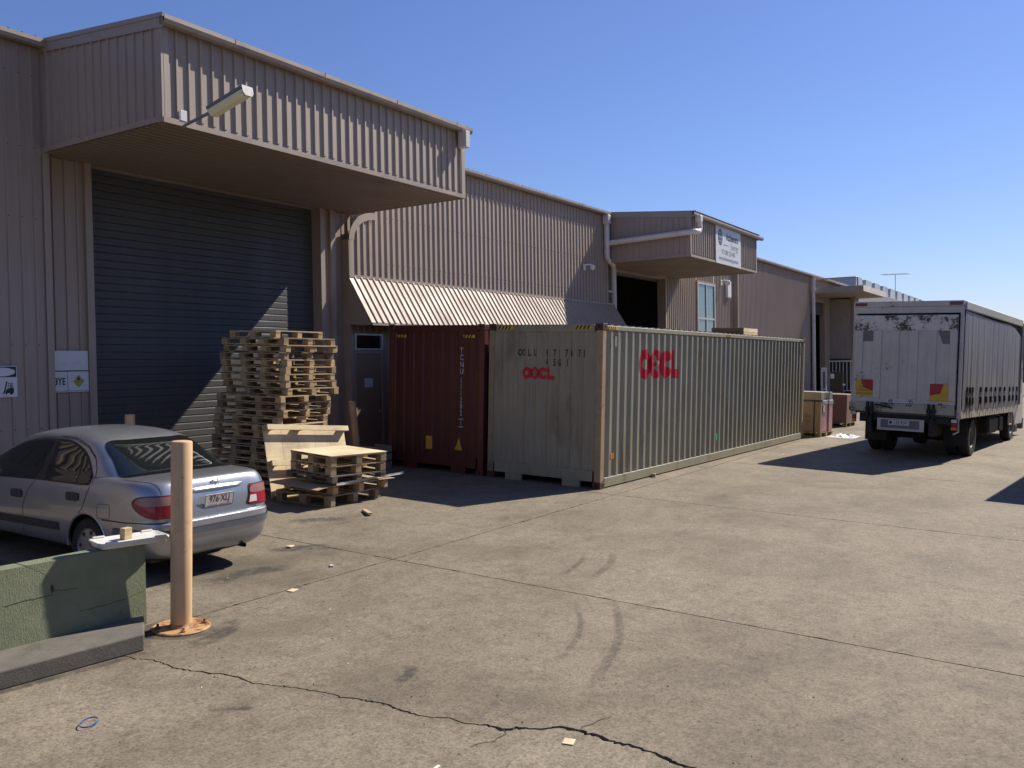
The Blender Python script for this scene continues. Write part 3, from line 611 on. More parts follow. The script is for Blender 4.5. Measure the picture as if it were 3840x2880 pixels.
def logo():
    """heavy rounded ship-line letters, unit height"""
    V = []; Fc = []
    def ad(v, f): k = len(V); V.extend(v); Fc.extend([tuple(i + k for i in g) for g in f])
    ad(*ring(.50, .5, .5, .18)); v = []
    for k in range(61): a = 2 * pi * k / 60; r = .235 + .075 * cos(5 * (a - pi / 2)); v += [(1.34 + .5 * cos(a), .5 + .5 * sin(a)), (1.34 + r * cos(a), .5 + r * sin(a))]
    ad(v, [(2 * k, 2 * k + 2, 2 * k + 3, 2 * k + 1) for k in range(60)]); ad(*ring(1.34, .5, .085, .0, 14))
    ad(*ring(2.2, .5, .5, .17, a0=.45, a1=2 * pi - .45)); ad([(2.2, .40), (2.52, .40), (2.52, .60), (2.2, .60)], [])
    ad([(2.62, 0), (3.38, 0), (3.38, .32), (2.62, .32)], [(0, 1, 2, 3)]); ad([(2.62, .32), (2.92, .32), (2.92, 1), (2.62, 1)], [(0, 1, 2, 3)])
    return V, Fc
def rib_breaks(L, prof, off): return [a for a, h in rib_pts(L, prof, off)[0]]
lv, lf = logo()
# long side: tall logo
xb = rib_breaks(CL - .32, SIDE, .03); h = .56
vs, fs = cut_to_ribs([(1.30 + a * .555, 1.90 + b_ * h) for a, b_ in lv], lf, [b_ for b_ in xb if 1.2 < b_ < 3.4], Hs)
mb = MB(); mb.add([(x + .16, .048 - hh, z) for x, hh, z in vs], fs); mb.build('logo', 'logo_red', gside)
# blind end: flat logo and number
xb2 = rib_breaks(CW - .28, ENDP, .05)
def on_end(par, vs, fs, mat, H, name):
    v2, f2 = cut_to_ribs(vs, fs, xb2, H); mb = MB(); mb.add([(.038 - hh, CW - .14 - x, z) for x, hh, z in v2], f2); return mb.build(name, mat, par)
on_end(gend, [(.62 + a * .205, 1.88 + b_ * .225) for a, b_ in lv], lf, 'logo_red', He, 'logo')
def txt_on_end(par, s, x, z, size, mat, H, sx=.62, **kw):
    v, f = text_geo(s, size, sx=sx, align='LEFT', **kw); return on_end(par, [(x + a, z + b_) for a, b_, c in v], f, mat, H, 'lettering')
for s, x in (('O', .52), ('O', .61), ('L', .75), ('U', .86), ('9', 1.12), ('7', 1.28), ('1', 1.39), ('7', 1.53), ('0', 1.64), ('7', 1.79), ('3', 1.90)): txt_on_end(gend, s, x, 2.36, .175, 'print_black', He, .60, bold=.006)
for s, x in (('4', 1.12), ('5', 1.28), ('G', 1.38), ('1', 1.55)): txt_on_end(gend, s, x, 2.19, .175, 'print_black', He, .60, bold=.006)
for k, s in enumerate('TCNU'): txt_on_end(rend, s, 1.72, 2.38 - k * .135, .15, 'print_white', rHe, .62)
for k, s in enumerate('111202'): txt_on_end(rend, s, 1.73, 1.80 - k * .125, .15, 'print_white', rHe, .55)
txt_on_end(rend, '1', 1.735, .98, .14, 'print_white', rHe, .55); 
on_end(rend, [(1.69, .90), (1.79, .90), (1.79, .912), (1.69, .912), (1.69, 1.06), (1.79, 1.06), (1.79, 1.048), (1.69, 1.048)], [(0, 1, 2, 3), (4, 5, 6, 7)], 'print_white', rHe, 'lettering')
on_end(rend, [(.86, .42), (1.03, .42), (1.03, .68), (.86, .68)], [(0, 1, 2, 3)], 'hazard_yellow', rHe, 'label_plate')
on_end(rend, [(1.58, .45), (1.78, .45), (1.72, .70)], [(0, 1, 2)], 'hazard_yellow', rHe, 'warning_triangle')
hazard(gc, (.0015, CW - .22, CH - .10), -Y, Z, -X, .34); hazard(gc, (.0015, .55, CH - .10), -Y, Z, -X, .34); hazard(gc, (.19, .0015, CH - .10), X, Z, -Y, .36, .055); hazard(gc, (5.9, .0015, CH - .10), X, Z, -Y, .36, .055); hazard(gc, (CL - .5, .0015, CH - .10), X, Z, -Y, .3, .055)
hazard(rc, (.0015, CW - .22, CH - .27), -Y, Z, -X, .26); hazard(rc, (.0015, .50, CH - .27), -Y, Z, -X, .28)
mb = MB(); mb.b2((.46, .000, 2.50), (.52, .012, 2.68)); mb.build('data_plate', 'plate_galv', gc)
mb = MB(); mb.b2((11.75, .002, 2.45), (11.80, .014, 2.66)); mb.build('data_plate', 'plate_galv', gc)
mb = MB(); mb.b2((.38, .006, .50), (.50, .013, .60)); mb.build('label_plate', 'label_orange', gc)
mb = MB(); mb.b2((5.42, .006, .46), (5.50, .013, .60)); mb.build('label_plate', 'tag_green', gc)
# chocks and a timber box on the roof
wood('pine', (.58, .44, .26), .5, .34); wood('pine_pale', (.74, .62, .42), .8, .08); wood('grey_timber', (.20, .17, .14), .5, .2); wood('old_pine', (.40, .31, .21), .45, .4)
wood('dark_timber', (.09, .06, .042), .6, .1)
cb = thing('timber_crate', GM @ Matrix.Translation((8.55, .55, CH - .008)), 'low open timber crate lying on the roof of the green container', 'crate')
MB().b2((0, 0, 0), (.03, .86, .20)).build('side_board', 'dark_timber', cb); MB().b2((1.1, 0, 0), (1.13, .86, .20)).build('side_board', 'dark_timber', cb)  # shade on the long sides put into darker boards, lit end into paler ones
MB().b2((.03, 0, .10), (1.1, .03, .20)).build('end_board', 'pine_pale', cb); MB().b2((.03, 0, .002), (1.1, .03, .092)).build('end_board', 'pine', cb); MB().b2((.03, .83, .002), (1.1, .86, .20)).build('end_board', 'pine', cb)
MB().b2((.03, .03, .01), (1.1, .83, .03)).build('base_board', 'pine', cb)
# ================================================================== yard objects: pallets, bollards, wall, signs
ORD = ['topmost', 'second', 'third', 'fourth', 'fifth', 'sixth', 'seventh', 'eighth', 'ninth', 'tenth', 'eleventh', 'twelfth', 'thirteenth', 'fourteenth', 'fifteenth', 'sixteenth', 'seventeenth', 'eighteenth', 'nineteenth', 'twentieth', 'twenty-first', 'twenty-second']
def pallet_kit(w, l, h, mat, nd=7, nb=(3, 4)):
    t = .017; bh = h - 3 * t; kit = []
    d = MB().b2((0, 0, 0), (w, .098, t)).mesh('deck_board', mat); s_ = MB().b2((0, 0, 0), (.10, l, t)).mesh('stringer_board', mat)
    bl = MB().b2((0, 0, 0), (.10, .14, bh)).mesh('block', mat); bb = MB().b2((0, 0, 0), (.10, l, t)).mesh('bottom_board', mat)
    for k in range(nd): kit.append(('deck_board', d, (0, (l - .098) * k / (nd - 1), h - t)))
    for i in range(nb[0]):
        x = (w - .10) * i / (nb[0] - 1); kit.append(('stringer_board', s_, (x, 0, h - 2 * t))); kit.append(('bottom_board', bb, (x, 0, 0)))
        for j in range(nb[1]): kit.append(('block', bl, (x, (l - .14) * j / (nb[1] - 1), t)))
    return kit
def pallet(M, label, kit, group, skip=0.0):
    p = thing('pallet', M, label, 'pallet', group)
    for n, me, loc in kit:
        if n == 'deck_board' and random.random() < skip: continue
        ob(n, me, p, Matrix.Translation((loc[0] + random.gauss(0, .003), loc[1] + random.gauss(0, .004), loc[2])) @ Matrix.Rotation(random.gauss(0, .004), 4, 'Z'))
    return p
KT = pallet_kit(1.16, 1.60, .121, 'pine'); KO = pallet_kit(1.16, 1.60, .121, 'old_pine'); KS = pallet_kit(1.10, 1.15, .121, 'pine', 6, (3, 3))
NP = 22; z = 0.0
for k in range(NP):
    r = NP - 1 - k                                  # 0 = topmost
    lowf = min(1, max(0, (r - 8) / 6)); x = -3.44 - .10 * lowf + random.gauss(0, .022); y = 4.12 + .06 * lowf + random.gauss(0, .022); yaw = -.01 + .045 * lowf + random.gauss(0, .018)
    if r in (4, 11): x += .05; yaw += .03
    if r in (9, 13): y -= .05; x -= .04
    kit = KT if r not in (3, 10, 15, 16, 19) else KO
    if r == 0: x, y, yaw, kit = -3.36, 4.42, .02, KS
    M = ground_matrix(-3.4, 4.2) @ Matrix.Translation((x + 3.4, y - 4.2, z)) @ Matrix.Rotation(yaw, 4, 'Z')
    if r == 0: lab = 'small topmost wooden pallet of the tall stack by the roller door'
    elif r == NP - 1: lab = 'wooden pallet at the very bottom of the tall stack'
    else: lab = 'wooden pallet, %s from the top of the tall stack' % ORD[r]
    pallet(M, lab, kit, 'pallets of the tall stack', .12); z += .1215
# low pile with sheets between
GP = 'pallets of the low pile'
pallet(ground_matrix(-4.10, 2.40, .03), 'bottom pallet of the low pile, standing on the ground', pallet_kit(1.12, 1.14, .17, 'old_pine', 6, (3, 3)), GP)
pallet(ground_matrix(-4.02, 2.42, -.05, .171), 'pallet with stamped blocks under the cardboard sheet of the low pile', pallet_kit(1.17, 1.12, .145, 'pine', 6, (3, 3)), GP)
cs = thing('cardboard_sheet', ground_matrix(-4.42, 2.34, -.06, .318), 'brown cardboard sheet sticking out of the low pallet pile', 'cardboard')
pm('cardboard', (.36, .255, .155), .85, .12, 3, dirt=(.2, .15, .1), damt=.3)
mb = MB(); n = 12
for i in range(n + 1):
    x = 1.62 * i / n; sag = -.02 * (max(0, .35 - x) / .35)**2 + .004 * sin(x * 7)
    mb.v += [(x, 0 + .05 * sin(x * 2), .006 + sag), (x, 1.15, .006 + sag * .5), (x, 0 + .05 * sin(x * 2), sag), (x, 1.15, sag * .5)]
for i in range(n):
    a, b_ = 4 * i, 4 * i + 4; mb.f += [(a, b_, b_ + 1, a + 1), (a + 2, a + 3, b_ + 3, b_ + 2), (a, a + 2, b_ + 2, b_), (a + 1, b_ + 1, b_ + 3, a + 3)]; mb.m += [0] * 4
mb.f += [(0, 1, 3, 2), (4 * n, 4 * n + 2, 4 * n + 3, 4 * n + 1)]; mb.m += [0, 0]
mb.build('sheet', 'cardboard', cs)
pm('alu_bar', (.72, .72, .70), .28, .05, 4, metal=.75)
br = thing('metal_rail', ground_matrix(-4.05, 2.30, .035, .335), 'silver metal rail poking out to the right of the low pile', 'rail')
MB().b2((0, 0, 0), (1.62, .042, .006)).build('flange', 'alu_bar', br); MB().b2((0, .016, .006), (1.62, .026, .034)).build('web', 'alu_bar', br)
pallet(ground_matrix(-4.13, 2.33, -.12, .372), 'weathered grey pallet in the middle of the low pile', pallet_kit(1.06, 1.12, .10, 'grey_timber', 6, (3, 3)), GP)
pallet(ground_matrix(-4.10, 2.38, -.18, .473), 'pallet just below the plywood topped one on the low pile', pallet_kit(1.03, 1.08, .145, 'pine', 6, (3, 3)), GP)
pt = pallet(ground_matrix(-4.10, 2.37, -.18, .619), 'topmost pallet of the low pile with bright plywood top', pallet_kit(1.035, 1.085, .145, 'pine', 3, (3, 3)), GP)
MB().b2((-.012, -.012, .146), (1.047, 1.097, .158)).build('plywood_top', 'pine_pale', pt)
# crate base leaning on the tall stack
v = Vector((.10, .30, 1.14)).normalized(); u = Vector((1, 0, -.012)); u = (u - v * u.dot(v)).normalized(); w_ = u.cross(v)   # w points back
bm_ = Matrix(((u.x, v.x, w_.x * -1, -4.12), (u.y, v.y, -w_.y, 3.66), (u.z, v.z, -w_.z, gz(-4.12, 3.66) + .01), (0, 0, 0, 1)))
if (bm_.to_3x3() @ Vector((0, 0, 1))).y > 0: bm_ = bm_ @ Matrix.Scale(-1, 4, Vector((0, 0, 1)))
lp = thing('broken_crate', Matrix(((1, 0, 0, -4.12), (0, 1, 0, 3.66), (0, 0, 1, gz(-4.12, 3.66) + .01), (0, 0, 0, 1))), 'pale plywood crate base with bearers leaning on the tall pallet stack', 'crate base')
def lpb(a, b_, name, mat):
    mb = MB(); o_ = Vector((0, 0, 0)); nrm = Vector((0, -1, .26)); nrm = (nrm - v * nrm.dot(v)).normalized()
    P = [u * x + v * y + nrm * z for z in (a[2], b_[2]) for y in (a[1], b_[1]) for x in (a[0], b_[0])]
    mb.add(P, [(0, 2, 3, 1), (4, 5, 7, 6), (0, 1, 5, 4), (2, 6, 7, 3), (0, 4, 6, 2), (1, 3, 7, 5)]); return mb.build(name, mat, lp)
for k in range(5): lpb((k * .36 + .002, 0, 0), ((k + 1) * .36 - .002, 1.17, .016), 'panel_board', 'pine_pale')
for yb in (1.085, .50, .02):
    lpb((0, yb, .105), (1.80, yb + .085, .135), 'bearer', 'pine_pale')
    for xb in (.0, .62, 1.66): lpb((xb, yb + .002, .016), (xb + .14, yb + .083, .105), 'block', 'pine')
# small crates by the office entrance
c = thing('timber_crate', ground_matrix(-.55, 4.62, .1), 'small timber crate in the shade beside the maroon container', 'crate')
for z0 in (0, .16, .32): MB().b2((0, 0, z0), (.48, .02, z0 + .13)).build('slat', 'old_pine', c); MB().b2((0, .02, z0), (.02, .42, z0 + .13)).build('slat', 'old_pine', c); MB().b2((.46, .02, z0), (.48, .42, z0 + .13)).build('slat', 'old_pine', c)
MB().b2((.02, .02, .02), (.46, .42, .40)).build('load', 'dark_timber', c)
c = thing('timber_offcut_bundle', ground_matrix(-.95, 4.7, .1), 'few short timber offcuts heaped behind the leaning crate base', 'offcuts')
for k in range(5):
    MB().box((0, 0, 0), (.38, .07, .035), Matrix.Rotation(.3 * k, 3, 'Z') @ Matrix.Rotation(.12 * (k % 3), 3, 'Y')).build('offcut', 'old_pine', c).location = (.05 * k, .03 * k, .05 + .09 * k)
# ------------------------------------------------------------------ bollards
pm('bollard_paint', (.60, .385, .205), .55, .09, 3, dirt=(.30, .18, .09), damt=.6, dscale=7, dthr=.57, streak=.12); pm('bollard_rust', (.46, .26, .11), .65, .12, 5, dirt=(.14, .055, .028), damt=.9, dscale=9, dthr=.47)
pm('scuff', (.05, .035, .025), .7, .2, 9)
def bollard(M, label, h=1.60, r=.086, base=True):
    b_ = thing('bollard', M, label, 'bollard', 'bollards guarding the doors')
    mb = MB(); mb.lathe([(r, .0), (r, h - .012), (r - .006, h - .003), (r - .016, h), (0.0005, h + .004)], (0, 0, 0), (0, 0, 1), 40); mb.build('post', 'bollard_paint', b_, smooth=True)
    if base:
        mb = MB(); mb.lathe([(0.0005, 0), (.235, 0), (.238, .012), (.228, .020), (.0005, .021)], (0, 0, 0), (0, 0, 1), 40); mb.build('base_plate', 'bollard_rust', b_, smooth=True)
        mb = MB(); mb.lathe([(r + .02, .02), (r + .006, .032), (r, .05)], (0, 0, 0), (0, 0, 1), 32); mb.build('weld', 'bollard_rust', b_, smooth=True)
        for k in range(4):
            a = pi / 4 + k * pi / 2 + .25; c = (cos(a) * .185, sin(a) * .185)
            mb = MB(); mb.tube([(c[0], c[1], .02), (c[0], c[1], .034)], .022, 6); mb.tube([(c[0], c[1], .034), (c[0], c[1], .058)], .011, 10); mb.build('bolt', 'bollard_rust', b_)
    return b_
nb = bollard(ground_matrix(-8.925, -.615), 'tall tan steel bollard bolted to the concrete beside the green wall', 1.585)
mb = MB(); mb.box((-.055, -.068, 1.29), (.022, .003, .006), Matrix.Rotation(.7, 3, 'Z')); mb.box((-.04, -.0785, 1.287), (.014, .003, .005)); mb.build('scuff', 'scuff', nb)
bollard(ground_matrix(-5.33, 5.52), 'tan bollard whose top shows above the silver car roof', 1.30, .075)
bollard(ground_matrix(-.22, 5.42) @ Matrix.Rotation(-.19, 4, 'Y') @ Matrix.Rotation(.02, 4, 'X'), 'rusty bollard leaning over beside the office door', 1.34, .07)
# ------------------------------------------------------------------ green block wall, step, lid and wood block
def wallmat():
    m, nt, b, co, tc = base_mat('green_render')
    r = ramp(nt, noise(nt, co, 3.5, 6, .65).outputs[0], [(.3, (.165, .185, .108)), (.7, (.225, .245, .148))])
    d = ramp(nt, noise(nt, mapping(nt, co, (1, 1, .6)), 7, 7, .7).outputs[0], [(.58, (0, 0, 0)), (.7, (.55, .55, .55))])
    c = mix(nt, d.outputs[0], r.outputs[0], (.12, .125, .075)); nt.links.new(c, b.inputs['Base Color']); b.inputs['Roughness'].default_value = .85
    bp = nt.nodes.new('ShaderNodeBump'); bp.inputs['Strength'].default_value = .9; bp.inputs['Distance'].default_value = .012
    nt.links.new(noise(nt, mapping(nt, co, (1.6, 1, .55)), 48, 6, .75, .6).outputs[0], bp.inputs['Height']); nt.links.new(bp.outputs[0], b.inputs['Normal'])
wallmat(); pm('step_concrete', (.125, .112, .092), .9, .22, 6, bump=.35, bscale=70, dirt=(.07, .062, .05), damt=.6, dscale=5)
GWX, GWY = -9.12, -.43
gw = thing('garden_wall', Matrix.Translation((GWX, GWY, gz(GWX, GWY) + .13)) @ Matrix.Rotation(pi + .05 * -1, 4, 'Z'), 'low green rendered block wall with a stepped crack, beside the tan bollard', 'wall')
# local: u (x) runs left from the right-hand end, y = into the camera side (front at y=0), z up
WH = .60
def zpx(px, py):
    k = (1222 - px) / 1222.0; return (k * 1.22, WH - (py - (310 + 185 * k)) / 595.0 * WH)
crk = [zpx(*q) for q in ((255, 462), (330, 500), (390, 522), (425, 575), (450, 655), (530, 662), (635, 648), (640, 760), (665, 828), (720, 822), (850, 800), (1000, 770), (1100, 745), (1222, 705))]
def jitter(P, amp):
    out = []
    for a, b_ in zip(P, P[1:]):
        for q in range(5): t = q / 5; out.append((a[0] + (b_[0] - a[0]) * t + (random.gauss(0, amp) if q else 0), a[1] + (b_[1] - a[1]) * t + (random.gauss(0, amp) if q else 0)))
    return out + [P[-1]]
cj = jitter(crk, .004); g = .0018
up = [(a - 0, b_ + g) for a, b_ in cj]; lo = [(a, b_ - g) for a, b_ in cj]
up[0] = (up[0][0] - .006, WH); lo[0] = (lo[0][0] + .006, WH); up[-1] = (0, up[-1][1]); lo[-1] = (0, lo[-1][1])
def wpiece(poly, name='wall_piece'):
    mb = MB(); mb.prism(poly, -.16, (0, 0, 0), X, Z, Y); return mb.build(name, 'green_render', gw, bevel=.005, seg=2)
wpiece(up + [(0, WH)]); hz = [zpx(*q) for q in ((440, 680), (300, 705), (80, 750))]
wpiece(lo[::-1] + [(2.6, WH), (2.6, -.1), (0, -.1)][0:0] + [(2.6, WH), (2.6, -.08), (0, -.08)] if False else [(0, -.08)] + lo[::-1] + [(2.6, WH), (2.6, -.08)])
MB().b2((.01, -.15, -.08), (2.59, -.012, WH - .01)).build('wall_core', 'step_concrete', gw)
mb = MB(); cj2 = jitter([zpx(*q) for q in ((455, 682), (360, 700), (230, 718), (100, 750))], .002)
for a, b_ in zip(cj2, cj2[1:]): mb.add([(a[0], .0012, a[1] + .0025), (b_[0], .0012, b_[1] + .0025), (b_[0], .0012, b_[1] - .0025), (a[0], .0012, a[1] - .0025)], [(0, 1, 2, 3)])
mb.build('joint_line', 'joint_dirt', gw)
mb = MB(); mb.prism([(p[0], p[1]) for p in [(zpx(450, 655)[0] + .018 * cos(t) * random.uniform(.6, 1.2), zpx(450, 640)[1] + .03 * sin(t) * random.uniform(.7, 1.2)) for t in [k * pi / 6 for k in range(12)]]], .0015, (0, 0, 0), X, Z, Y); mb.build('spall', 'joint_dirt', gw)
st = thing('step_slab', ground_matrix(-9.30, -.92, 0), 'grey concrete step slab below the green wall', 'step')
mb = MB(); mb.prism([(-.14, .06), (.13, .46), (.14, .55), (-1.9, .62), (-1.9, .20)], .135, (0, 0, 0), X, Y, Z); mb.build('slab_body', 'step_concrete', st, bevel=.012, seg=2)
pm('lid_plastic', (.62, .61, .56), .5, .08, 5, dirt=(.33, .30, .24), damt=.5, dscale=7)
LZ = gz(GWX, GWY) + .13 + WH
ld = thing('plastic_tray', Matrix.Translation((-9.20, -.34, LZ + .004)) @ RG @ Matrix.Rotation(-.20, 4, 'Z'), 'white plastic tub lid lying upturned on the end of the green wall', 'lid')
def rrect(w, h, r, n=6):
    P = []
    for cx, cy, a in ((w / 2 - r, h / 2 - r, 0), (-w / 2 + r, h / 2 - r, pi / 2), (-w / 2 + r, -h / 2 + r, pi), (w / 2 - r, -h / 2 + r, 1.5 * pi)):
        P += [(cx + r * cos(a + k * pi / 2 / n), cy + r * sin(a + k * pi / 2 / n)) for k in range(n + 1)]
    return P
def shell(layers):
    mb = MB(); n = len(layers[0][0])
    for P, z in layers: mb.v += [(x, y, z) for x, y in P]
    for i in range(len(layers) - 1):
        for k in range(n): mb.f.append((i * n + k, i * n + (k + 1) % n, (i + 1) * n + (k + 1) % n, (i + 1) * n + k)); mb.m.append(0)
    mb.f += [tuple(range(n - 1, -1, -1)), tuple((len(layers) - 1) * n + k for k in range(n))]; mb.m += [0, 0]; return mb
shell([(rrect(.50, .23, .03), 0), (rrect(.53, .26, .035), .004), (rrect(.545, .275, .04), .030), (rrect(.57, .30, .045), .036), (rrect(.57, .30, .045), .050), (rrect(.55, .28, .04), .053), (rrect(.50, .23, .03), .040), (rrect(.47, .20, .03), .040)]).build('lid_shell', 'lid_plastic', ld, smooth=True)
for sx, sy in ((-1, -1), (1, -1), (-1, 1), (1, 1)): MB().b2((sx * .2 - .05, sy * .14 - .012, .040), (sx * .2 + .05, sy * .14 + .012, .064)).build('clip', 'lid_plastic', ld, bevel=.006)
wb = thing('wood_block', ld.matrix_world @ Matrix.Translation((-.03, .0, .042)) @ Matrix.Rotation(.35, 4, 'Z'), 'short block of brown timber standing on the white lid', 'block')
MB().b2((-.04, -.028, 0), (.04, .028, .092)).build('block_body', 'pine', wb, bevel=.003)
# ------------------------------------------------------------------ signs
pm('sign_white', (.60, .61, .62), .5, .04, 4, dirt=(.42, .42, .41), damt=.4, dscale=6); pm('sign_navy', (.025, .035, .10), .5, .05, 4); pm('sign_grey', (.30, .31, .33), .5, .05, 4); pm('sign_yellow', (.33, .30, .06), .5, .05, 4); pm('sign_black', (.012, .013, .02), .5, .05, 4)
dg = thing('hazard_sign', Matrix.Translation((-5.94, 6.562, 1.89)), 'white board lettered 3YE with a yellow diamond, beside the roller door', 'sign')
MB().b2((0, -.004, .34), (.612, 0, .655)).build('upper_board', 'sign_white', dg); lowb = MB().b2((.006, -.007, -.005), (.612, -.002, .330)).build('lower_board', 'sign_white', dg)
mb = MB(); mb.b2((.006, -.009, .322), (.612, -.0075, .330)); mb.build('border_line', 'sign_navy', lowb)
for a in ((.256, .010, .262, .322), (.010, .010, .606, .015)): MB().b2((a[0], -.009, a[1]), (a[2], -.0075, a[3])).build('border_line', 'sign_navy', lowb)
mb = MB(); put_text(mb, '3YE', (.132, -.008, .16), X, Z, -Y, .155, .001, bold=.004, sx=.72); mb.build('lettering', 'sign_black', lowb)
mb = MB(); mb.prism([(.44, .06), (.54, .165), (.44, .27), (.385, .212), (.387, .190), (.34, .165)], .001, (0, -.009, 0), X, Z, Y); mb.build('diamond', 'sign_yellow', lowb)
mb = MB(); mb.prism([(.415, .195), (.425, .215), (.432, .205), (.438, .24), (.452, .215), (.458, .222), (.464, .198), (.45, .182), (.428, .182)], .001, (0, -.0105, 0), X, Z, Y); mb.prism([(.41, .158), (.47, .158), (.47, .163), (.41, .163)], .001, (0, -.0105, 0), X, Z, Y); mb.build('flame', 'sign_black', lowb)
fs_ = thing('forklift_sign', Matrix.Translation((-7.03, 6.364, 1.845)), 'white sign with black forklift symbol at the left edge of the picture', 'sign')
MB().b2((0, -.004, 0), (.455, 0, .468)).build('board', 'sign_white', fs_)
mb = MB(); mb.b2((.012, -.0055, .30), (.443, -.0042, .455)); hd = mb.build('header', 'sign_black', fs_)
mb = MB(); mb.prism(ellipse(.227, .377, .20, .065, 36), .001, (0, -.0072, 0), X, Z, Y); mb.build('oval', 'sign_white', hd)
mb = MB(); q = lambda P: mb.prism(P, .001, (.20, -.0055, .045), X, Z, Y)
q([(.095, .19), (.115, .195), (.075, .02), (.05, .01)]); q([(.03, .005), (.07, .018), (.07, .028), (.03, .02)]); q([(.08, .03), (.10, .075), (.135, .085), (.14, .095), (.20, .095), (.205, .02), (.08, .018)])
q([(.112, .07), (.120, .165), (.128, .165), (.122, .07)]); q([(.120, .165), (.185, .172), (.185, .163), (.122, .157)]); q([(.180, .172), (.187, .172), (.198, .09), (.188, .09)]); q([(.15, .10), (.155, .155), (.168, .155), (.175, .10)]); q([(.125, .118), (.15, .123), (.15, .133), (.125, .125)])
q(ellipse(.165, .014, .022, .022, 16)); q(ellipse(.095, .010, .013, .013, 14)); mb.build('pictogram', 'sign_black', fs_)
# company board on the second canopy
ae = thing('company_sign', Matrix.Translation((15.52, 3.405, 5.585)), 'white company board with blue globe on the far canopy', 'sign')
MB().b2((0, -.012, 0), (2.65, 0, 1.33)).build('board', 'sign_white', ae)
T = lambda s, x, z, size, mat, **kw: (lambda mb: (put_text(mb, s, (x, -.012, z), X, Z, -Y, size, .004, **kw), mb.build('lettering', mat, ae)))(MB())
T('Achievers', 1.70, .98, .36, 'sign_navy', bold=.010, sx=.92); T('Energy', 1.95, .68, .33, 'sign_grey', sx=.92); T('1300 224 483', 1.42, .42, .25, 'sign_grey', bold=.004, sx=.85); T('www.achieversenergy.com.au', 1.33, .20, .20, 'sign_grey', bold=.003, sx=.86)
mb = MB(); mb.b2((.72, -.016, .68), (1.30, -.0125, .695)); mb.build('rule', 'sign_navy', ae)
mb = MB(); mb.prism(ellipse(.45, .92, .23, .29, 36), .001, (0, -.0150, 0), X, Z, Y); gl = mb.build('globe', 'sign_navy', ae)
mb = MB()
for zc in (.78, .92, 1.06): mb.b2((.23, -.0175, zc - .007), (.67, -.0155, zc + .007))
for xc in (.34, .45, .56): mb.b2((xc - .006, -.0195, .64), (xc + .006, -.018, 1.20))
mb.build('grid_lines', 'sign_white', gl)
mb = MB(); mb.prism([(.60, .36), (.78, .36), (.74, .46), (.64, .46)], .001, (0, -.0140, 0), X, Z, Y); mb.prism([(.57, .45), (.62, .45), (.63, .48), (.75, .48), (.76, .45), (.81, .45), (.79, .52), (.59, .52)], .001, (0, -.0140, 0), X, Z, Y); mb.build('phone_symbol', 'sign_grey', ae)
# ------------------------------------------------------------------ lights and cameras on the walls
pm('lamp_grey', (.16, .165, .18), .45, .08, 5); m_, nt_, b_, co_, tc_ = base_mat('lamp_lens'); b_.inputs['Base Color'].default_value = (.88, .86, .60, 1); b_.inputs['Roughness'].default_value = .35; b_.inputs['Transmission Weight'].default_value = .25
pm('lamp_tube', (.85, .85, .80), .4, .03, 4)
fl = thing('outdoor_lamp', Matrix.Translation((-5.75, 3.42, 5.60)), 'fluorescent outdoor lamp on a pipe arm in front of the near canopy', 'lamp')
MB().b2((-.055, -.018, .05), (.055, -.005, .20)).build('bracket', 'white_steel', fl, bevel=.006)
mb = MB(); mb.tube([(0, .02, -.03), (0, -.06, -.005), (0, -.62, .085)], .021, 12); mb.build('arm', 'lamp_grey', fl, smooth=True)
d = Vector((0, -.70, .155)).normalized(); s_ = Vector((1, 0, 0)); n_ = s_.cross(d) * -1; n_ = n_ if n_.z > 0 else -n_; o_ = Vector((0, -.60, .082))
def bar(poly, L, name, mat, off=0, **kw):
    mb = MB(); mb.prism(poly, L, o_ + d * off, s_, n_, d); return mb.build(name, mat, fl, **kw)
bar([(-.09, .01), (.09, .01), (.085, .06), (-.085, .06)], .74, 'housing', 'lamp_grey', bevel=.008)
bar([(-.085, .008), (-.08, -.045), (-.05, -.085), (.05, -.085), (.08, -.045), (.085, .008)], .70, 'lens', 'lamp_lens', .02, bevel=.01)
bar([(-.09, .05), (.09, .05), (.088, -.04), (.055, -.085), (-.055, -.085), (-.088, -.04)], .012, 'end_cap', 'lamp_grey', .735)
def cctv(loc, label, sc=1.0):
    c = thing('security_camera', Matrix.Translation(loc), label, 'camera', 'small white devices on the wall')
    MB().b2((-.09 * sc, -.03, -.12 * sc), (.09 * sc, 0, .12 * sc)).build('mount', 'white_steel', c, bevel=.01)
    mb = MB(); mb.tube([(0, -.02, .06 * sc), (.02, -.14 * sc, .10 * sc), (.16 * sc, -.26 * sc, .08 * sc)], .03 * sc, 8); mb.build('arm', 'white_steel', c)
    mb = MB(); mb.lathe([(.001, -.13 * sc), (.06 * sc, -.11 * sc), (.085 * sc, -.05 * sc), (.09 * sc, .0), (.085 * sc, .06 * sc), (.05 * sc, .09 * sc), (.001, .095 * sc)], (.17 * sc, -.28 * sc, .0), (0, 0, 1), 16); mb.build('housing', 'white_steel', c, smooth=True)
cctv((11.50, 6.365, 5.30), 'white twin sensor light high on the wall left of the white downpipe', .85); cctv((25.05, 6.565, 5.75), 'white sensor light beside the tall window on the far bay', 1.0)
eb = thing('meter_box', Matrix.Translation((25.6, 6.565, 4.9)), 'flat white meter box on the recessed wall right of the tall window', 'box')
MB().b2((0, -.12, .2), (.5, 0, .95)).build('cabinet', 'white_steel', eb, bevel=.01); MB().b2((.04, -.127, .24), (.46, -.121, .91)).build('door', 'white_steel', eb)

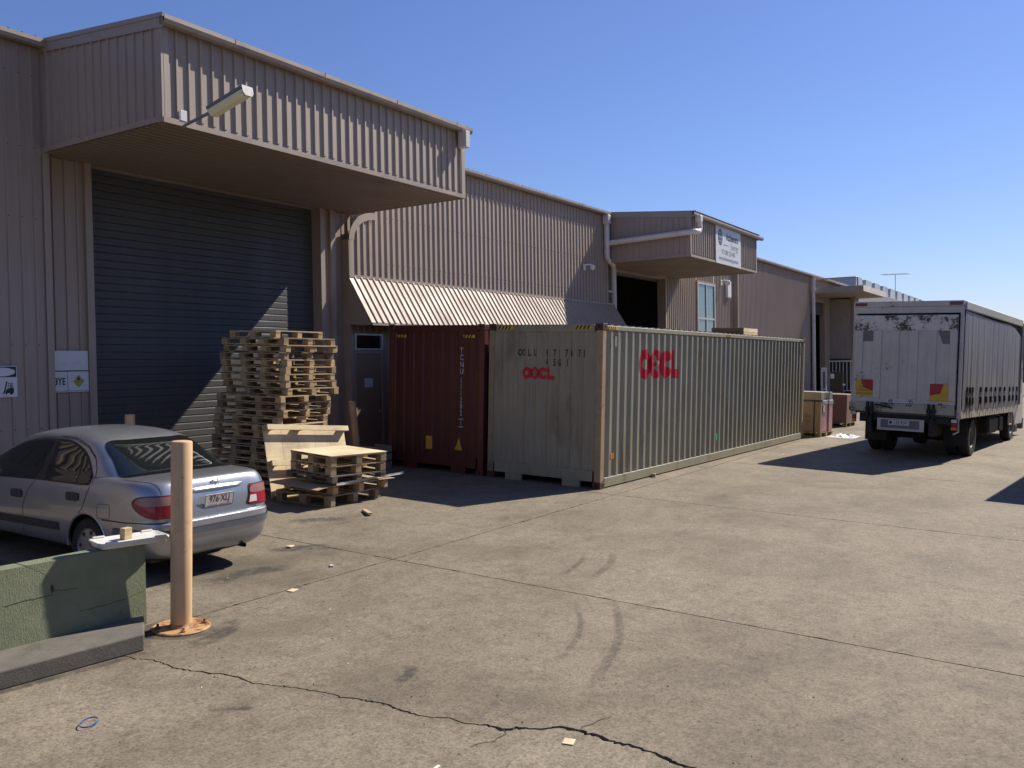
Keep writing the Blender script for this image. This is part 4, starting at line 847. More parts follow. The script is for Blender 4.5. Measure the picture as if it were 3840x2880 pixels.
# dirt gathered at the foot of the step, the wall and the bollard
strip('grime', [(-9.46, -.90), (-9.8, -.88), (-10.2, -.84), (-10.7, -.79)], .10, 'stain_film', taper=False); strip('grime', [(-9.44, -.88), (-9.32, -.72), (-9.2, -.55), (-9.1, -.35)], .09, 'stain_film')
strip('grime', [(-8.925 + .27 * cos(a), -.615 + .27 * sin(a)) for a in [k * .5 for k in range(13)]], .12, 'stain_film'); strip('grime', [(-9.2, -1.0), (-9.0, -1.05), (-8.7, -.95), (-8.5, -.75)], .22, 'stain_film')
for a_, b_ in (((-7.9, .35), (-6.9, .2)), ((-6.6, .9), (-5.9, .5)), ((-5.2, 2.0), (-4.6, 1.6)), ((-8.3, .6), (-7.4, .75))): strip('stain', [a_, ((a_[0] + b_[0]) / 2, (a_[1] + b_[1]) / 2 + .12), b_], .35, 'stain_film')
# ================================================================== silver sedan
def carpaint():
    m, nt, b, co, tc = base_mat('silver_paint')
    n = noise(nt, co, 900, 2, .5); r = ramp(nt, n.outputs[0], [(.3, (.33, .345, .37)), (.7, (.43, .445, .475))])
    d = ramp(nt, noise(nt, mapping(nt, co, (1, 1, 1.4)), 3.2, 6, .65).outputs[0], [(.45, (1, 1, 1)), (.75, (.86, .85, .83))])
    nt.links.new(mix(nt, 1.0, r.outputs[0], d.outputs[0], 'MULTIPLY'), b.inputs['Base Color'])
    b.inputs['Metallic'].default_value = .72; b.inputs['Roughness'].default_value = .34
    b.inputs['Coat Weight'].default_value = .8; b.inputs['Coat Roughness'].default_value = .06
carpaint()
pm('car_black', (.018, .018, .019), .45, .1, 5); pm('car_trim', (.035, .036, .04), .5, .1, 5); pm('tyre_rubber', (.022, .021, .020), .85, .2, 8, bump=.2); pm('wheel_cover', (.32, .32, .33), .35, .06, 4, metal=.6)
pm('bumper_strip', (.10, .11, .125), .5, .06, 4); pm('chrome', (.75, .75, .76), .12, .02, 3, metal=1.0); pm('plate_white', (.55, .53, .50), .5, .04, 5); pm('plate_maroon', (.11, .012, .018), .5, .05, 5)
for nm, cc, rg in (('lens_red', (.30, .004, .010), .12), ('lens_dark_red', (.10, .004, .010), .12), ('lens_clear', (.30, .14, .12), .12), ('lens_amber', (.55, .16, .02), .15)):
    m_, nt_, b_, co_, tc_ = base_mat(nm); b_.inputs['Base Color'].default_value = c4(cc); b_.inputs['Roughness'].default_value = rg; b_.inputs['Coat Weight'].default_value = .6; b_.inputs['Coat Roughness'].default_value = .03
    w__ = nt_.nodes.new('ShaderNodeTexWave'); w__.inputs['Scale'].default_value = 40; w__.bands_direction = 'Z'; nt_.links.new(co_, w__.inputs['Vector'])
    bp_ = nt_.nodes.new('ShaderNodeBump'); bp_.inputs['Strength'].default_value = .25; bp_.inputs['Distance'].default_value = .01; nt_.links.new(w__.outputs['Fac'], bp_.inputs['Height']); nt_.links.new(bp_.outputs[0], b_.inputs['Normal'])
m_, nt_, b_, co_, tc_ = base_mat('car_glass'); b_.inputs['Base Color'].default_value = (.008, .011, .012, 1); b_.inputs['Roughness'].default_value = .02; b_.inputs['Specular IOR Level'].default_value = .75
def pchip(xs, ys):
    n = len(xs); h = [xs[i + 1] - xs[i] for i in range(n - 1)]; d = [(ys[i + 1] - ys[i]) / h[i] for i in range(n - 1)]; m = [0.0] * n
    m[0], m[-1] = d[0], d[-1]
    for i in range(1, n - 1): m[i] = 0 if d[i - 1] * d[i] <= 0 else 2 * d[i - 1] * d[i] / (d[i - 1] + d[i])
    def f(x):
        if x <= xs[0]: return ys[0]
        if x >= xs[-1]: return ys[-1]
        for i in range(n - 1):
            if x <= xs[i + 1]: break
        t = (x - xs[i]) / h[i]; t2, t3 = t * t, t**3
        return (2 * t3 - 3 * t2 + 1) * ys[i] + (t3 - 2 * t2 + t) * h[i] * m[i] + (-2 * t3 + 3 * t2) * ys[i + 1] + (t3 - t2) * h[i] * m[i + 1]
    return f
def slices(levels, zz, nx, taper, N=120):
    """levels: (z, xr, xf, w, exponent); waterline slices, superelliptic in plan"""
    Z_ = [l[0] for l in levels]; fr, ff, fw, fe = [pchip(Z_, [l[k] for l in levels]) for k in (1, 2, 3, 4)]
    rings = []
    for z in zz:
        xr, xf, w, e = fr(z), ff(z), fw(z), fe(z); xc, a = (xr + xf) / 2, (xf - xr) / 2; R_ = []
        for k in range(N):
            t = 2 * pi * (k + .5) / N; c, s = cos(t), sin(t)
            # denser sampling near corners
            px = math.copysign(abs(c)**(2 / e), c); py = math.copysign(abs(s)**(2 / e), s)
            x = xc + a * px; tp = 1 - taper(x)
            R_.append((x, w * py * tp, z))
        rings.append(R_)
    return rings
def ringmesh(rings, cap_top=True, cap_bot=True):
    mb = MB(); n = len(rings[0])
    for r in rings: mb.v += r
    for i in range(len(rings) - 1):
        for k in range(n): mb.f.append((i * n + k, i * n + (k + 1) % n, (i + 1) * n + (k + 1) % n, (i + 1) * n + k)); mb.m.append(0)
    if cap_bot: mb.f.append(tuple(range(n - 1, -1, -1))); mb.m.append(0)
    if cap_top: mb.f.append(tuple((len(rings) - 1) * n + k for k in range(n))); mb.m.append(0)
    return mb
def frange(a, b_, n): return [a + (b_ - a) * i / n for i in range(n + 1)]
LOW = [(.20, -.84, 3.12, .66, 7), (.25, -.95, 3.25, .765, 8), (.34, -1.015, 3.33, .815, 9), (.48, -1.045, 3.36, .838, 9), (.58, -1.05, 3.36, .846, 9), (.612, -1.045, 3.35, .846, 9), (.630, -1.015, 3.30, .846, 9), (.70, -1.003, 3.25, .847, 9.5), (.80, -.985, 3.15, .842, 9.5), (.88, -.965, 2.85, .832, 9.5), (.94, -.945, 2.5, .812, 9), (.985, -.925, 2.25, .782, 8.5), (1.012, -.900, 2.1, .745, 8), (1.028, -.85, 1.95, .67, 7), (1.038, -.72, 1.7, .50, 5), (1.043, -.5, 1.2, .25, 3), (1.045, -.2, .6, .02, 2)]
GRN = [(.90, -.63, 2.55, .795, 7), (.95, -.55, 2.40, .788, 7), (1.03, -.415, 2.20, .748, 7), (1.15, -.20, 1.97, .682, 7), (1.25, -.02, 1.79, .628, 7), (1.335, .135, 1.61, .575, 6.5), (1.375, .235, 1.50, .535, 5), (1.405, .36, 1.38, .47, 4.2), (1.428, .53, 1.24, .37, 3.4), (1.440, .70, 1.10, .22, 2.6), (1.445, .86, .98, .03, 2)]
def ltaper(x): return .085 * (max(0, -.15 - x) / .9)**2 + .10 * (max(0, x - 2.2) / 1.1)**2
def gtaper(x): return .05 * (max(0, .6 - x) / 1.2)**2
zl_ = frange(.20, .60, 16) + [.612, .618, .624, .630, .64] + frange(.66, .98, 14) + [.99, 1.0, 1.008, 1.016, 1.023, 1.028, 1.033, 1.038, 1.041, 1.043, 1.0445, 1.045]
zg_ = frange(.90, 1.335, 18) + frange(1.345, 1.44, 16) + [1.4425, 1.4442, 1.445]
CARM = ground_matrix(-7.588, 1.605, radians(91.0))
car = thing('sedan', CARM, 'silver four-door sedan parked nose-in to the roller door', 'car')
lowm = ringmesh(slices(LOW, zl_, 0, ltaper, 200)); grnm = ringmesh(slices(GRN, zg_, 0, gtaper, 200))
# CASTSTOP
def bool_cut(me, cutters):
    a = bpy.data.objects.new('a', me); COL.objects.link(a); tmp = [a]
    for c in cutters:
        b_ = bpy.data.objects.new('b', c); COL.objects.link(b_); tmp.append(b_)
        m = a.modifiers.new('x', 'BOOLEAN'); m.operation = 'DIFFERENCE'; m.object = b_; m.solver = 'EXACT'
    bpy.context.view_layer.update(); dg = bpy.context.evaluated_depsgraph_get(); out = bpy.data.meshes.new_from_object(a.evaluated_get(dg))
    for t in tmp: bpy.data.objects.remove(t)
    return out
WR, WB = .298, 2.535
cut = []
for xw in (0, WB):
    for s in (-1, 1):
        mb = MB(); mb.tube([(xw, s * .52, .300), (xw, s * 1.0, .300)], .338, 40); cut.append(mb.mesh('cut', 'car_black'))
lm0 = lowm.mesh('body', 'silver_paint', smooth=True, auto=radians(30)); bme = bool_cut(lm0, cut)
bme.polygons.foreach_set('use_smooth', [True] * len(bme.polygons)); bme.set_sharp_from_angle(angle=radians(30)); bme.materials.clear(); bme.materials.append(MATS['silver_paint']); bme.materials.append(MATS['car_black'])
for p_ in bme.polygons:
    c = p_.center
    p_.material_index = 1 if (c.z < .25 and abs(p_.normal.z) > .6) or any((c.x - xw)**2 + (c.z - .3)**2 < .335**2 and abs(c.y) < .80 for xw in (0, WB)) or (abs(p_.normal.y) < .3 and any(abs(sqrt((c.x - xw)**2 + (c.z - .3)**2) - .338) < .012 for xw in (0, WB)) and abs(c.y) < .835 and c.z < .7) else 0
body = ob('body', bme, car); cab = grnm.build('cabin', 'silver_paint', car, smooth=True, auto=radians(30))
V_ = [Vector(v) for v in lowm.v] + [Vector(v) for v in grnm.v]; n_ = len(lowm.v)
BV = BVHTree.FromPolygons(V_, list(lowm.f) + [tuple(i + n_ for i in f) for f in grnm.f])
def snap(p, n, off):
    h = BV.ray_cast(p + n * .6, -n, 1.4)
    if h[0] is None: h = BV.find_nearest(p)
    nn = h[1]; nn = nn if nn.dot(n) > 0 else -nn
    return h[0] + (nn * .5 + n * .5).normalized() * off
def smooth_loop(P, k=5):
    out = []; n = len(P)
    for i in range(n):
        p0, p1, p2, p3 = [Vector(P[(i + d) % n]) for d in (-1, 0, 1, 2)]
        for j in range(k):
            t = j / k; out.append(.5 * ((2 * p1) + (p2 - p0) * t + (2 * p0 - 5 * p1 + 4 * p2 - p3) * t * t + (3 * p1 - p0 - 3 * p2 + p3) * t**3))
    return out
def patch(name, P, n, mat, off=.004, par=None, smooth=True, scale=1.0, cell=.03):
    n = Vector(n).normalized(); Q = smooth_loop(P) if smooth else [Vector(p) for p in P]
    c = sum(Q, Vector()) / len(Q); Q = [c + (q - c) * scale for q in Q]
    e1 = n.orthogonal().normalized(); e2 = n.cross(e1)
    bm = bmesh.new(); vs = [bm.verts.new(((q - c).dot(e1), (q - c).dot(e2), 0)) for q in Q]; f = bm.faces.new(vs)
    r = [v.co.copy() for v in vs]; x0, x1 = min(a.x for a in r), max(a.x for a in r); y0, y1 = min(a.y for a in r), max(a.y for a in r)
    k = x0 + cell
    while k < x1: bmesh.ops.bisect_plane(bm, geom=bm.verts[:] + bm.edges[:] + bm.faces[:], plane_co=(k, 0, 0), plane_no=(1, 0, 0)); k += cell
    k = y0 + cell
    while k < y1: bmesh.ops.bisect_plane(bm, geom=bm.verts[:] + bm.edges[:] + bm.faces[:], plane_co=(0, k, 0), plane_no=(0, 1, 0)); k += cell
    for v in bm.verts: v.co = snap(c + e1 * v.co.x + e2 * v.co.y, n, off)
    bmesh.ops.recalc_face_normals(bm, faces=bm.faces)
    me = bpy.data.meshes.new(name); bm.to_mesh(me); bm.free()
    if me.polygons and sum((p.normal.dot(n) for p in me.polygons)) < 0: me.flip_normals()
    me.materials.append(MATS[mat]); me.polygons.foreach_set('use_smooth', [True] * len(me.polygons)); return ob(name, me, par or car)
def line(name, P, n, w, mat='car_black', off=.0025, par=None, closed=False):
    n = Vector(n).normalized(); Q = [Vector(p) for p in P]
    if closed: Q = Q + [Q[0]]
    R_ = []
    for a, b_ in zip(Q, Q[1:]):
        k = max(1, int((b_ - a).length / .03)); R_ += [a + (b_ - a) * i / k for i in range(k)]
    R_.append(Q[-1]); vs = []; m = len(R_)
    for i, p in enumerate(R_):
        t = (R_[min(m - 1, i + 1)] - R_[max(0, i - 1)]).normalized(); s = t.cross(n).normalized() * w / 2
        vs += [snap(p + s, n, off), snap(p - s, n, off)]
    mb = MB(); mb.add(vs, [(2 * i, 2 * i + 1, 2 * i + 3, 2 * i + 2) for i in range(m - 1)]); return mb.build(name, mat, par or car)
def mir(P): return [(x, -y, z) for x, y, z in P]
RGO = [(.168, .50, 1.328), (.160, .26, 1.345), (.158, 0, 1.35), (.160, -.26, 1.345), (.168, -.50, 1.328), (-.10, -.585, 1.175), (-.355, -.655, 1.030), (-.435, -.54, 1.036), (-.468, -.25, 1.041), (-.478, 0, 1.043), (-.468, .25, 1.041), (-.435, .54, 1.036), (-.355, .655, 1.030), (-.10, .585, 1.175)]
patch('rear_window_seal', RGO, (-.5, 0, .86), 'car_black', .003, scale=1.025); patch('rear_window', RGO, (-.5, 0, .86), 'car_glass', .006)
SRG = [(.80, .80, .94), (.855, .68, 1.16), (.885, .60, 1.30), (.72, .587, 1.315), (.50, .612, 1.276), (.31, .648, 1.205), (.15, .70, 1.10), (.03, .77, .99), (.06, .80, .945), (.3, .81, .938)]
SFG = [(.99, .81, .925), (.98, .68, 1.16), (.985, .60, 1.30), (1.26, .603, 1.293), (1.535, .635, 1.226), (1.745, .663, 1.147), (1.94, .704, 1.052), (2.06, .76, .955), (1.98, .81, .885), (1.5, .82, .90)]
DLO = [(-.01, .79, .955), (.08, .74, 1.07), (.29, .648, 1.225), (.50, .60, 1.300), (.72, .577, 1.338), (1.0, .58, 1.335), (1.27, .593, 1.315), (1.56, .625, 1.245), (1.77, .655, 1.165), (1.97, .695, 1.068), (2.10, .76, .95), (2.0, .82, .865), (1.5, .825, .885), (1.0, .82, .905), (.5, .815, .915), (.06, .81, .925)]
for s, nm in ((1, 'left'), (-1, 'right')):
    f = (lambda P: P) if s > 0 else mir; N_ = (0, s * .93, .36)
    patch('window_surround', f(DLO), N_, 'car_black', .003); patch('rear_door_window', f(SRG), N_, 'car_glass', .006); patch('front_door_window', f(SFG), N_, 'car_glass', .006)
    line('window_divider', f([(.225, .80, .955), (.34, .637, 1.225)]), N_, .020, off=.008)
    TLO = [(-.690, .793, .815), (-.728, .778, .862), (-.82, .742, .886), (-.934, .627, .891), (-.965, .50, .888), (-.972, .435, .882), (-.99, .41, .78), (-1.002, .375, .690), (-1.0, .50, .676), (-.985, .607, .671), (-.91, .711, .672), (-.833, .756, .692), (-.742, .787, .745)]
    NT = (-1, s * .75, 0); tl = patch('tail_light', f(TLO), NT, 'car_black', .004, scale=1.03)
    patch('red_lens', f(TLO), NT, 'lens_red', .010, par=tl, scale=.965)
    CLO = [(-.715, .785, .830), (-.75, .772, .862), (-.83, .738, .878), (-.934, .622, .882), (-.968, .46, .876), (-.985, .425, .80), (-.93, .64, .795), (-.80, .765, .795)]
    patch('clear_lens', f(CLO), NT, 'lens_clear', .0125, par=tl, scale=.97)
    patch('reverse_lens', f([(-.992, .42, .775), (-.985, .51, .775), (-.995, .51, .70), (-1.0, .395, .70)]), (-1, 0, 0), 'plate_white', .0135, par=tl, smooth=False, scale=.95)
    for hx, hz in ((1.29, .735), (.245, .80)):
        hd = patch('door_handle', f([(hx - .105, .85, hz - .032), (hx - .11, .85, hz + .02), (hx - .08, .85, hz + .042), (hx + .08, .85, hz + .040), (hx + .108, .85, hz + .015), (hx + .1, .85, hz - .036), (hx + .05, .85, hz - .048), (hx - .06, .85, hz - .044)]), (0, s, 0), 'car_trim', .010)
    line('door_gap', f([(.95, .82, .90), (1.08, .84, .78), (1.17, .845, .62), (1.18, .84, .46), (1.22, .80, .27)]), (0, s, .1), .007)
    line('door_gap', f([(-.03, .80, .925), (.0, .83, .86), (.04, .845, .76), (.07, .845, .69), (.14, .845, .635)]), (0, s, .1), .007)
    line('door_gap', f([(.93, .545, 1.366), (.634, .55, 1.362), (.34, .592, 1.297), (.15, .642, 1.205), (.03, .71, 1.085), (-.045, .80, .94)]), (0, s * .8, .6), .008)
    line('roof_drip', f([(2.05, .70, 1.02), (1.79, .665, 1.17), (1.55, .625, 1.262), (1.25, .588, 1.334), (.92, .560, 1.352), (.634, .56, 1.348), (.33, .603, 1.285), (.14, .655, 1.19)]), (0, s * .85, .5), .010, 'car_trim', .001)
    line('rub_strip', f([(.50, .845, .455), (2.1, .845, .425)]), (0, s, 0), .085, 'car_trim', .010)
    line('boot_gap', f([(-.42, .715, 1.005), (-.61, .700, 1.014), (-.78, .660, 1.010), (-.865, .640, .985), (-.925, .630, .905)]), (-.5, s * .1, 1), .006)
    line('bumper_gap', f([(-.26, .846, .612), (-.6, .82, .616), (-.85, .75, .622), (-.95, .66, .622), (-1.0, .52, .625), (-1.012, .3, .625), (-1.014, 0, .625)]), (-.8, s * .7, .3), .012)
    mb = MB(); arc = [(.348 * cos(a), .3 + .348 * sin(a)) for a in frange(-.35, pi + .35, 28)]
    for xw in (0, WB):
        mb = MB(); mb.tube([(xw + a, s * (.838 - .10 * max(0, (.42 - z)) - (0 if z < .55 else .0)), z) for a, z in arc if z > .24], .012, 8); mb.build('wheel_arch', 'silver_paint', car, smooth=True)
        wl_ = bpy.data.objects.new('wheel', None); COL.objects.link(wl_); wl_.parent = car; wl_.location = (xw, s * .735, WR)
        mb = MB(); mb.lathe([(.19, -.09 * s), (.27, -.092 * s), (.29, -.075 * s), (WR, -.05 * s), (WR, .05 * s), (.29, .075 * s), (.27, .092 * s), (.195, .088 * s)], (0, 0, 0), (0, 1, 0), 40); mb.build('tyre', 'tyre_rubber', wl_, smooth=True)
        mb = MB(); mb.lathe([(.195, .085 * s), (.185, .07 * s), (.12, .078 * s), (.05, .075 * s), (.001, .07 * s)], (0, 0, 0), (0, 1, 0), 32); rim = mb.build('rim', 'wheel_cover', wl_, smooth=True)
        for k in range(7):
            a = k * 2 * pi / 7; mb = MB(); mb.prism(ellipse(.148, 0, .025, .020, 10), .002 * s, (0, .0795 * s, 0), (cos(a), 0, sin(a)), (-sin(a), 0, cos(a)), (0, 1, 0)); mb.build('vent', 'car_black', rim)
# fuel flap (left flank)
line('fuel_flap', [(-.20, .85, .765), (-.37, .85, .775), (-.385, .85, .76), (-.385, .85, .645), (-.37, .85, .63), (-.20, .85, .618), (-.185, .85, .63), (-.185, .85, .75)], (0, 1, 0), .005, off=.002, closed=True)
# bumper band wrapped round the tail
def band(z0, z1, off, xmax, name, mat):
    R0, R1 = slices([(a, b_ - off, c + off, d + off, e) for a, b_, c, d, e in LOW], [z0, z1], 0, ltaper, 400)
    idx = [k for k in range(400) if R0[k][0] < xmax]; mb = MB(); idx.sort(key=lambda k: atan2(R0[k][1], -(R0[k][0] + .2)))
    mb.v = [R0[k] for k in idx] + [R1[k] for k in idx]; m = len(idx); mb.f = [(i, i + 1, m + i + 1, m + i) for i in range(m - 1)]; mb.m = [0] * (m - 1); return mb.build(name, mat, car, smooth=True)
band(.485, .545, .012, -.42, 'bumper_strip', 'bumper_strip'); band(.545, .549, .011, -.42, 'bumper_strip', 'car_black')
# boot: pull ledge, emblem, plate, badge
mb = MB(); n = 24
for i in range(n + 1):
    y = -.40 + .80 * i / n; e = max(0, abs(y) - .30) / .10; xo = -.955 + .02 * (y / .5)**2
    for dx, z in ((.01, .932), (-.012 * (1 - e), .930), (-.024 * (1 - e * .9), .912), (-.022 * (1 - e), .894), (.01, .890)): mb.v.append((xo + dx, y, z - .006 * (y / .4)**2))
for i in range(n):
    for k in range(4): mb.f.append((i * 5 + k, i * 5 + k + 1, (i + 1) * 5 + k + 1, (i + 1) * 5 + k)); mb.m.append(0)
mb.build('boot_ledge', 'silver_paint', car, smooth=True)
em = snap(Vector((-.94, 0, .966)), Vector((-1, 0, .3)).normalized(), .006)
mb = MB(); mb.tube([(em.x, em.y + .034 * cos(a), em.z + .034 * sin(a)) for a in frange(0, 2 * pi, 24)], .006, 8, caps=False); eb_ = mb.build('emblem', 'chrome', car, smooth=True)
MB().b2((em.x - .006, -.05, em.z - .009), (em.x + .004, .05, em.z + .009)).build('emblem_bar', 'chrome', eb_)
pl = bpy.data.objects.new('number_plate', None); COL.objects.link(pl); pl.parent = car
pl.matrix_local = Matrix.Translation((-1.012, 0, .785)) @ Matrix.Rotation(radians(-9), 4, 'Y')
MB().b2((-.004, -.186, -.067), (0, .186, .067)).build('plate_board', 'plate_white', pl, bevel=.002)
mb = MB(); put_text(mb, '976 XLJ', (-.004, 0, .012), (0, -1, 0), Z, (-1, 0, 0), .103, .0012, sx=.80, bold=.001); mb.build('lettering', 'plate_maroon', pl)
mb = MB(); put_text(mb, 'QUEENSLAND - SUNSHINE STATE', (-.004, 0, -.052), (0, -1, 0), Z, (-1, 0, 0), .023, .0012, sx=.86); mb.build('lettering', 'plate_maroon', pl)
mb = MB(); mb.prism(ellipse(0, .014, .006, .006, 10), .0005, (-.0055, 0, 0), Y, Z, -X); mb.build('lettering', 'plate_maroon', pl)
mb = MB()
for a in ((-.182, -.064, .182, -.061), (-.182, .061, .182, .064), (-.182, -.061, -.179, .061), (.179, -.061, .182, .061)): mb.b2((-.0056, a[0], a[1]), (-.0046, a[2], a[3]))
mb.build('plate_border', 'plate_maroon', pl)
mb = MB(); p0 = snap(Vector((-.99, -.47, .652)), Vector((-1, 0, 0)), .002); put_text(mb, 'LX', p0, (0, -1, 0), Z, (-1, 0, 0), .042, .002, sx=1.2); mb.build('badge', 'car_trim', car)
mb = MB(); mb.tube([(-.6, -.36, .235), (-.99, -.36, .235)], .024, 14, caps=False); mb.build('exhaust_pipe', 'car_trim', car, smooth=True)
mb = MB(); k0 = snap(Vector((-.95, 0, .935)), Vector((-1, 0, 0)), .001); mb.tube([k0, k0 + Vector((-.006, 0, 0))], .009, 12); mb.build('boot_lock', 'car_trim', car)
MB().b2((-.75, -.62, .19), (2.9, .62, .30)).build('underbody', 'car_black', car)
for s in (1, -1):
    mb = MB(); mb.lathe([(.001, -.09), (.05, -.085), (.075, -.05), (.08, .02), (.06, .05), (.001, .055)], (1.95, s * .90, .985), (0, s, 0), 16); mb.build('door_mirror', 'silver_paint', car, smooth=True)
# ================================================================== curtain-sided truck
def flaky(name, base, under, thr, amt=1.0, scale=5.0, rough=.5, streaks=.12):
    m, nt, b, co, tc = base_mat(name)
    r = ramp(nt, noise(nt, co, 2.0, 5, .6).outputs[0], [(.3, mul(base, .88)), (.7, mul(base, 1.08))]); c = r.outputs[0]
    s = ramp(nt, noise(nt, mapping(nt, co, (8, 8, .5)), 2.5, 4).outputs[0], [(.45, (1, 1, 1)), (.8, (1 - streaks,) * 3)]); c = mix(nt, 1.0, c, s.outputs[0], 'MULTIPLY')
    cz_ = noise(nt, co, scale * .45, 4, .6); fz_ = noise(nt, mapping(nt, co, (1, 1, 1.4)), scale * 3.2, 8, .75, .4)
    ad_ = nt.nodes.new('ShaderNodeMath'); ad_.operation = 'MULTIPLY_ADD'; nt.links.new(cz_.outputs[0], ad_.inputs[0]); ad_.inputs[1].default_value = .55; hf_ = nt.nodes.new('ShaderNodeMath'); hf_.operation = 'MULTIPLY'; hf_.inputs[1].default_value = .45; nt.links.new(fz_.outputs[0], hf_.inputs[0]); nt.links.new(hf_.outputs[0], ad_.inputs[2])
    k = ramp(nt, ad_.outputs[0], [(thr, (0, 0, 0)), (thr + .02, (amt,) * 3)]); k.color_ramp.interpolation = 'LINEAR'
    c = mix(nt, k.outputs[0], c, under); nt.links.new(c, b.inputs['Base Color']); b.inputs['Roughness'].default_value = rough
flaky('truck_white', (.53, .485, .44), (.06, .045, .035), .60, 1, 3.5); flaky('truck_peeling', (.62, .58, .53), (.05, .04, .034), .503, 1, 6.0); flaky('truck_beam', (.40, .37, .29), (.05, .04, .03), .55, 1, 6)
pm('truck_grey', (.15, .148, .145), .6, .12, 3, dirt=(.08, .07, .06), damt=.5); pm('chassis_black', (.016, .015, .015), .7, .2, 6); pm('truck_rail', (.48, .44, .37), .5, .1, 3, dirt=(.2, .17, .13), damt=.5, dscale=5)
pm('marker_yellow', (.55, .33, .02), .45, .06, 5); pm('marker_red', (.33, .012, .02), .45, .06, 5); pm('strap_black', (.02, .02, .021), .7, .1, 6)
def curtain():
    m, nt, b, co, tc = base_mat('curtain_vinyl')
    r = ramp(nt, noise(nt, co, 1.2, 5, .6).outputs[0], [(.3, (.13, .123, .132)), (.7, (.185, .175, .182))])
    s = ramp(nt, noise(nt, mapping(nt, co, (7.5, 1, .22)), 1.6, 7, .7, .15).outputs[0], [(.42, (0, 0, 0)), (.78, (.8, .8, .8))])
    c = mix(nt, s.outputs[0], r.outputs[0], (.40, .38, .385)); nt.links.new(c, b.inputs['Base Color']); b.inputs['Roughness'].default_value = .48; b.inputs['Specular IOR Level'].default_value = .5
curtain()
TM = ground_matrix(8.962, -3.463, -.102); BT = Matrix.Rotation(.019, 4, 'Y') @ Matrix.Rotation(.003, 4, 'X')
tk = thing('truck', TM, 'dirty white truck with dark curtain sides, seen from behind', 'truck')
def tp(mb, name, mat, par=None, **kw):
    o = mb.build(name, mat, par or tk, **kw)
    if par is None: o.matrix_local = BT
    return o
def tbx(name, mat, a, b_, par=None, bevel=.006): return tp(MB().b2(a, b_), name, mat, par, bevel=bevel)
TL, HW, TZ = 7.76, 1.23, 3.73
tbx('roof', 'truck_white', (0, -HW + .02, TZ - .10), (TL, HW - .02, TZ - .01), bevel=.015)
tbx('floor', 'truck_grey', (.02, -HW + .03, 1.02), (TL, HW - .03, 1.22))
tbx('headboard', 'truck_white', (TL - .06, -HW + .02, 1.2), (TL, HW - .02, TZ - .1))
hd_ = tbx('header_rail', 'truck_white', (-.03, -HW, 3.60), (.06, HW, TZ), bevel=.012)
tbx('header_panel', 'truck_white', (-.012, -HW + .03, 3.445), (.05, HW - .03, 3.598))
for y0, y1 in ((.92, 1.20), (-1.20, -.92)): tp(MB().b2((-.04, y0, 3.625), (-.031, y1, 3.70)), 'marker_lamp', 'lens_dark_red', hd_)
for s in (-1, 1):
    tbx('corner_post', 'truck_white', (-.02, s * HW - (.075 if s > 0 else 0), .98), (.07, s * HW + (.075 if s < 0 else 0), 3.598), bevel=.01)
    tbx('top_rail', 'truck_rail', (.07, s * (HW + .012) - .03, 3.52), (TL, s * (HW + .012) + .03, 3.72), bevel=.02)
    tbx('side_rail', 'truck_rail', (.07, s * (HW - .012) - .02, 1.00), (TL, s * (HW - .012) + .02, 1.24), bevel=.008)
    tbx('front_post', 'truck_grey', (TL - .09, s * HW - .05, 1.2), (TL + .01, s * HW + .05, 3.52))
    # curtain with hanging folds
    mb = MB(); nx, nz = 220, 14; rnd = random.Random(5)
    ph = [rnd.random() * 6 for _ in range(4)]
    def topz(x): return 3.50 - .05 * sin(pi * x / TL)**2 - .34 * max(0, (x - 5.2) / 2.56)**2.2
    for i in range(nx + 1):
        x = .09 + (TL - .16) * i / nx
        for j in range(nz + 1):
            t = j / nz; zt = topz(x); z = 1.20 + (zt - 1.20) * t; k = (1 - t)**.6
            f = (.014 * sin(x * 9.5 + ph[0] + .5 * t) + .011 * sin(x * 17 + ph[1]) + .007 * sin(x * 31 + ph[2])) * (.35 + .65 * k) + .025 * sin(pi * t) * sin(x * 1.3)
            f += .022 * math.exp(-((x - 5.75 - .25 * (1 - t)) / .05)**2) * (t < .75) + .018 * math.exp(-((x - 6.7 - .2 * (1 - t)) / .04)**2)
            mb.v.append((x, s * (HW + .004 + f * .33 + .012), z))
    for i in range(nx):
        for j in range(nz): a = i * (nz + 1) + j; mb.f.append((a, a + nz + 1, a + nz + 2, a + 1)); mb.m.append(0)
    cu = tp(mb, 'curtain', 'curtain_vinyl', smooth=True, auto=radians(80))
    tbx('inner_wall', 'chassis_black', (.1, s * (HW - .06) - .01, 1.2), (TL - .1, s * (HW - .06) + .01, 3.6))
    for x in (.50, .80, 1.10, 2.10, 2.72, 3.34, 3.98, 4.62, 5.28, 5.98, 6.62, 7.25):
        x += rnd.uniform(-.05, .05); y = s * (HW + .035); mb = MB(); mb.box((x, y, 1.50), (.07, .008, .42 + rnd.uniform(-.04, .06)), Matrix.Rotation(rnd.uniform(-.09, .09), 3, 'Y')); st_ = tp(mb, 'strap', 'strap_black')
        for z0, z1, w_2, dd in ((1.62, 1.74, .055, .018), (1.34, 1.50, .060, .024)): mb = MB(); mb.b2((x - w_2 + .01, y - dd, z0), (x + w_2 - .005, y + dd, z1)); mb.build('buckle', 'strap_black', st_, bevel=.006)
        mb = MB(); mb.box((x - .03, s * (HW + .040), 1.20), (.030, .006, .42), Matrix.Rotation(.18 + rnd.uniform(-.12, .12), 3, 'Y')); mb.build('tail', 'strap_black', st_)
        mb = MB(); mb.tube([(x - .012, y + s * .022, 1.33), (x + .028, y + s * .024, 1.40)], .007, 6); mb.build('lever', 'chrome', st_)
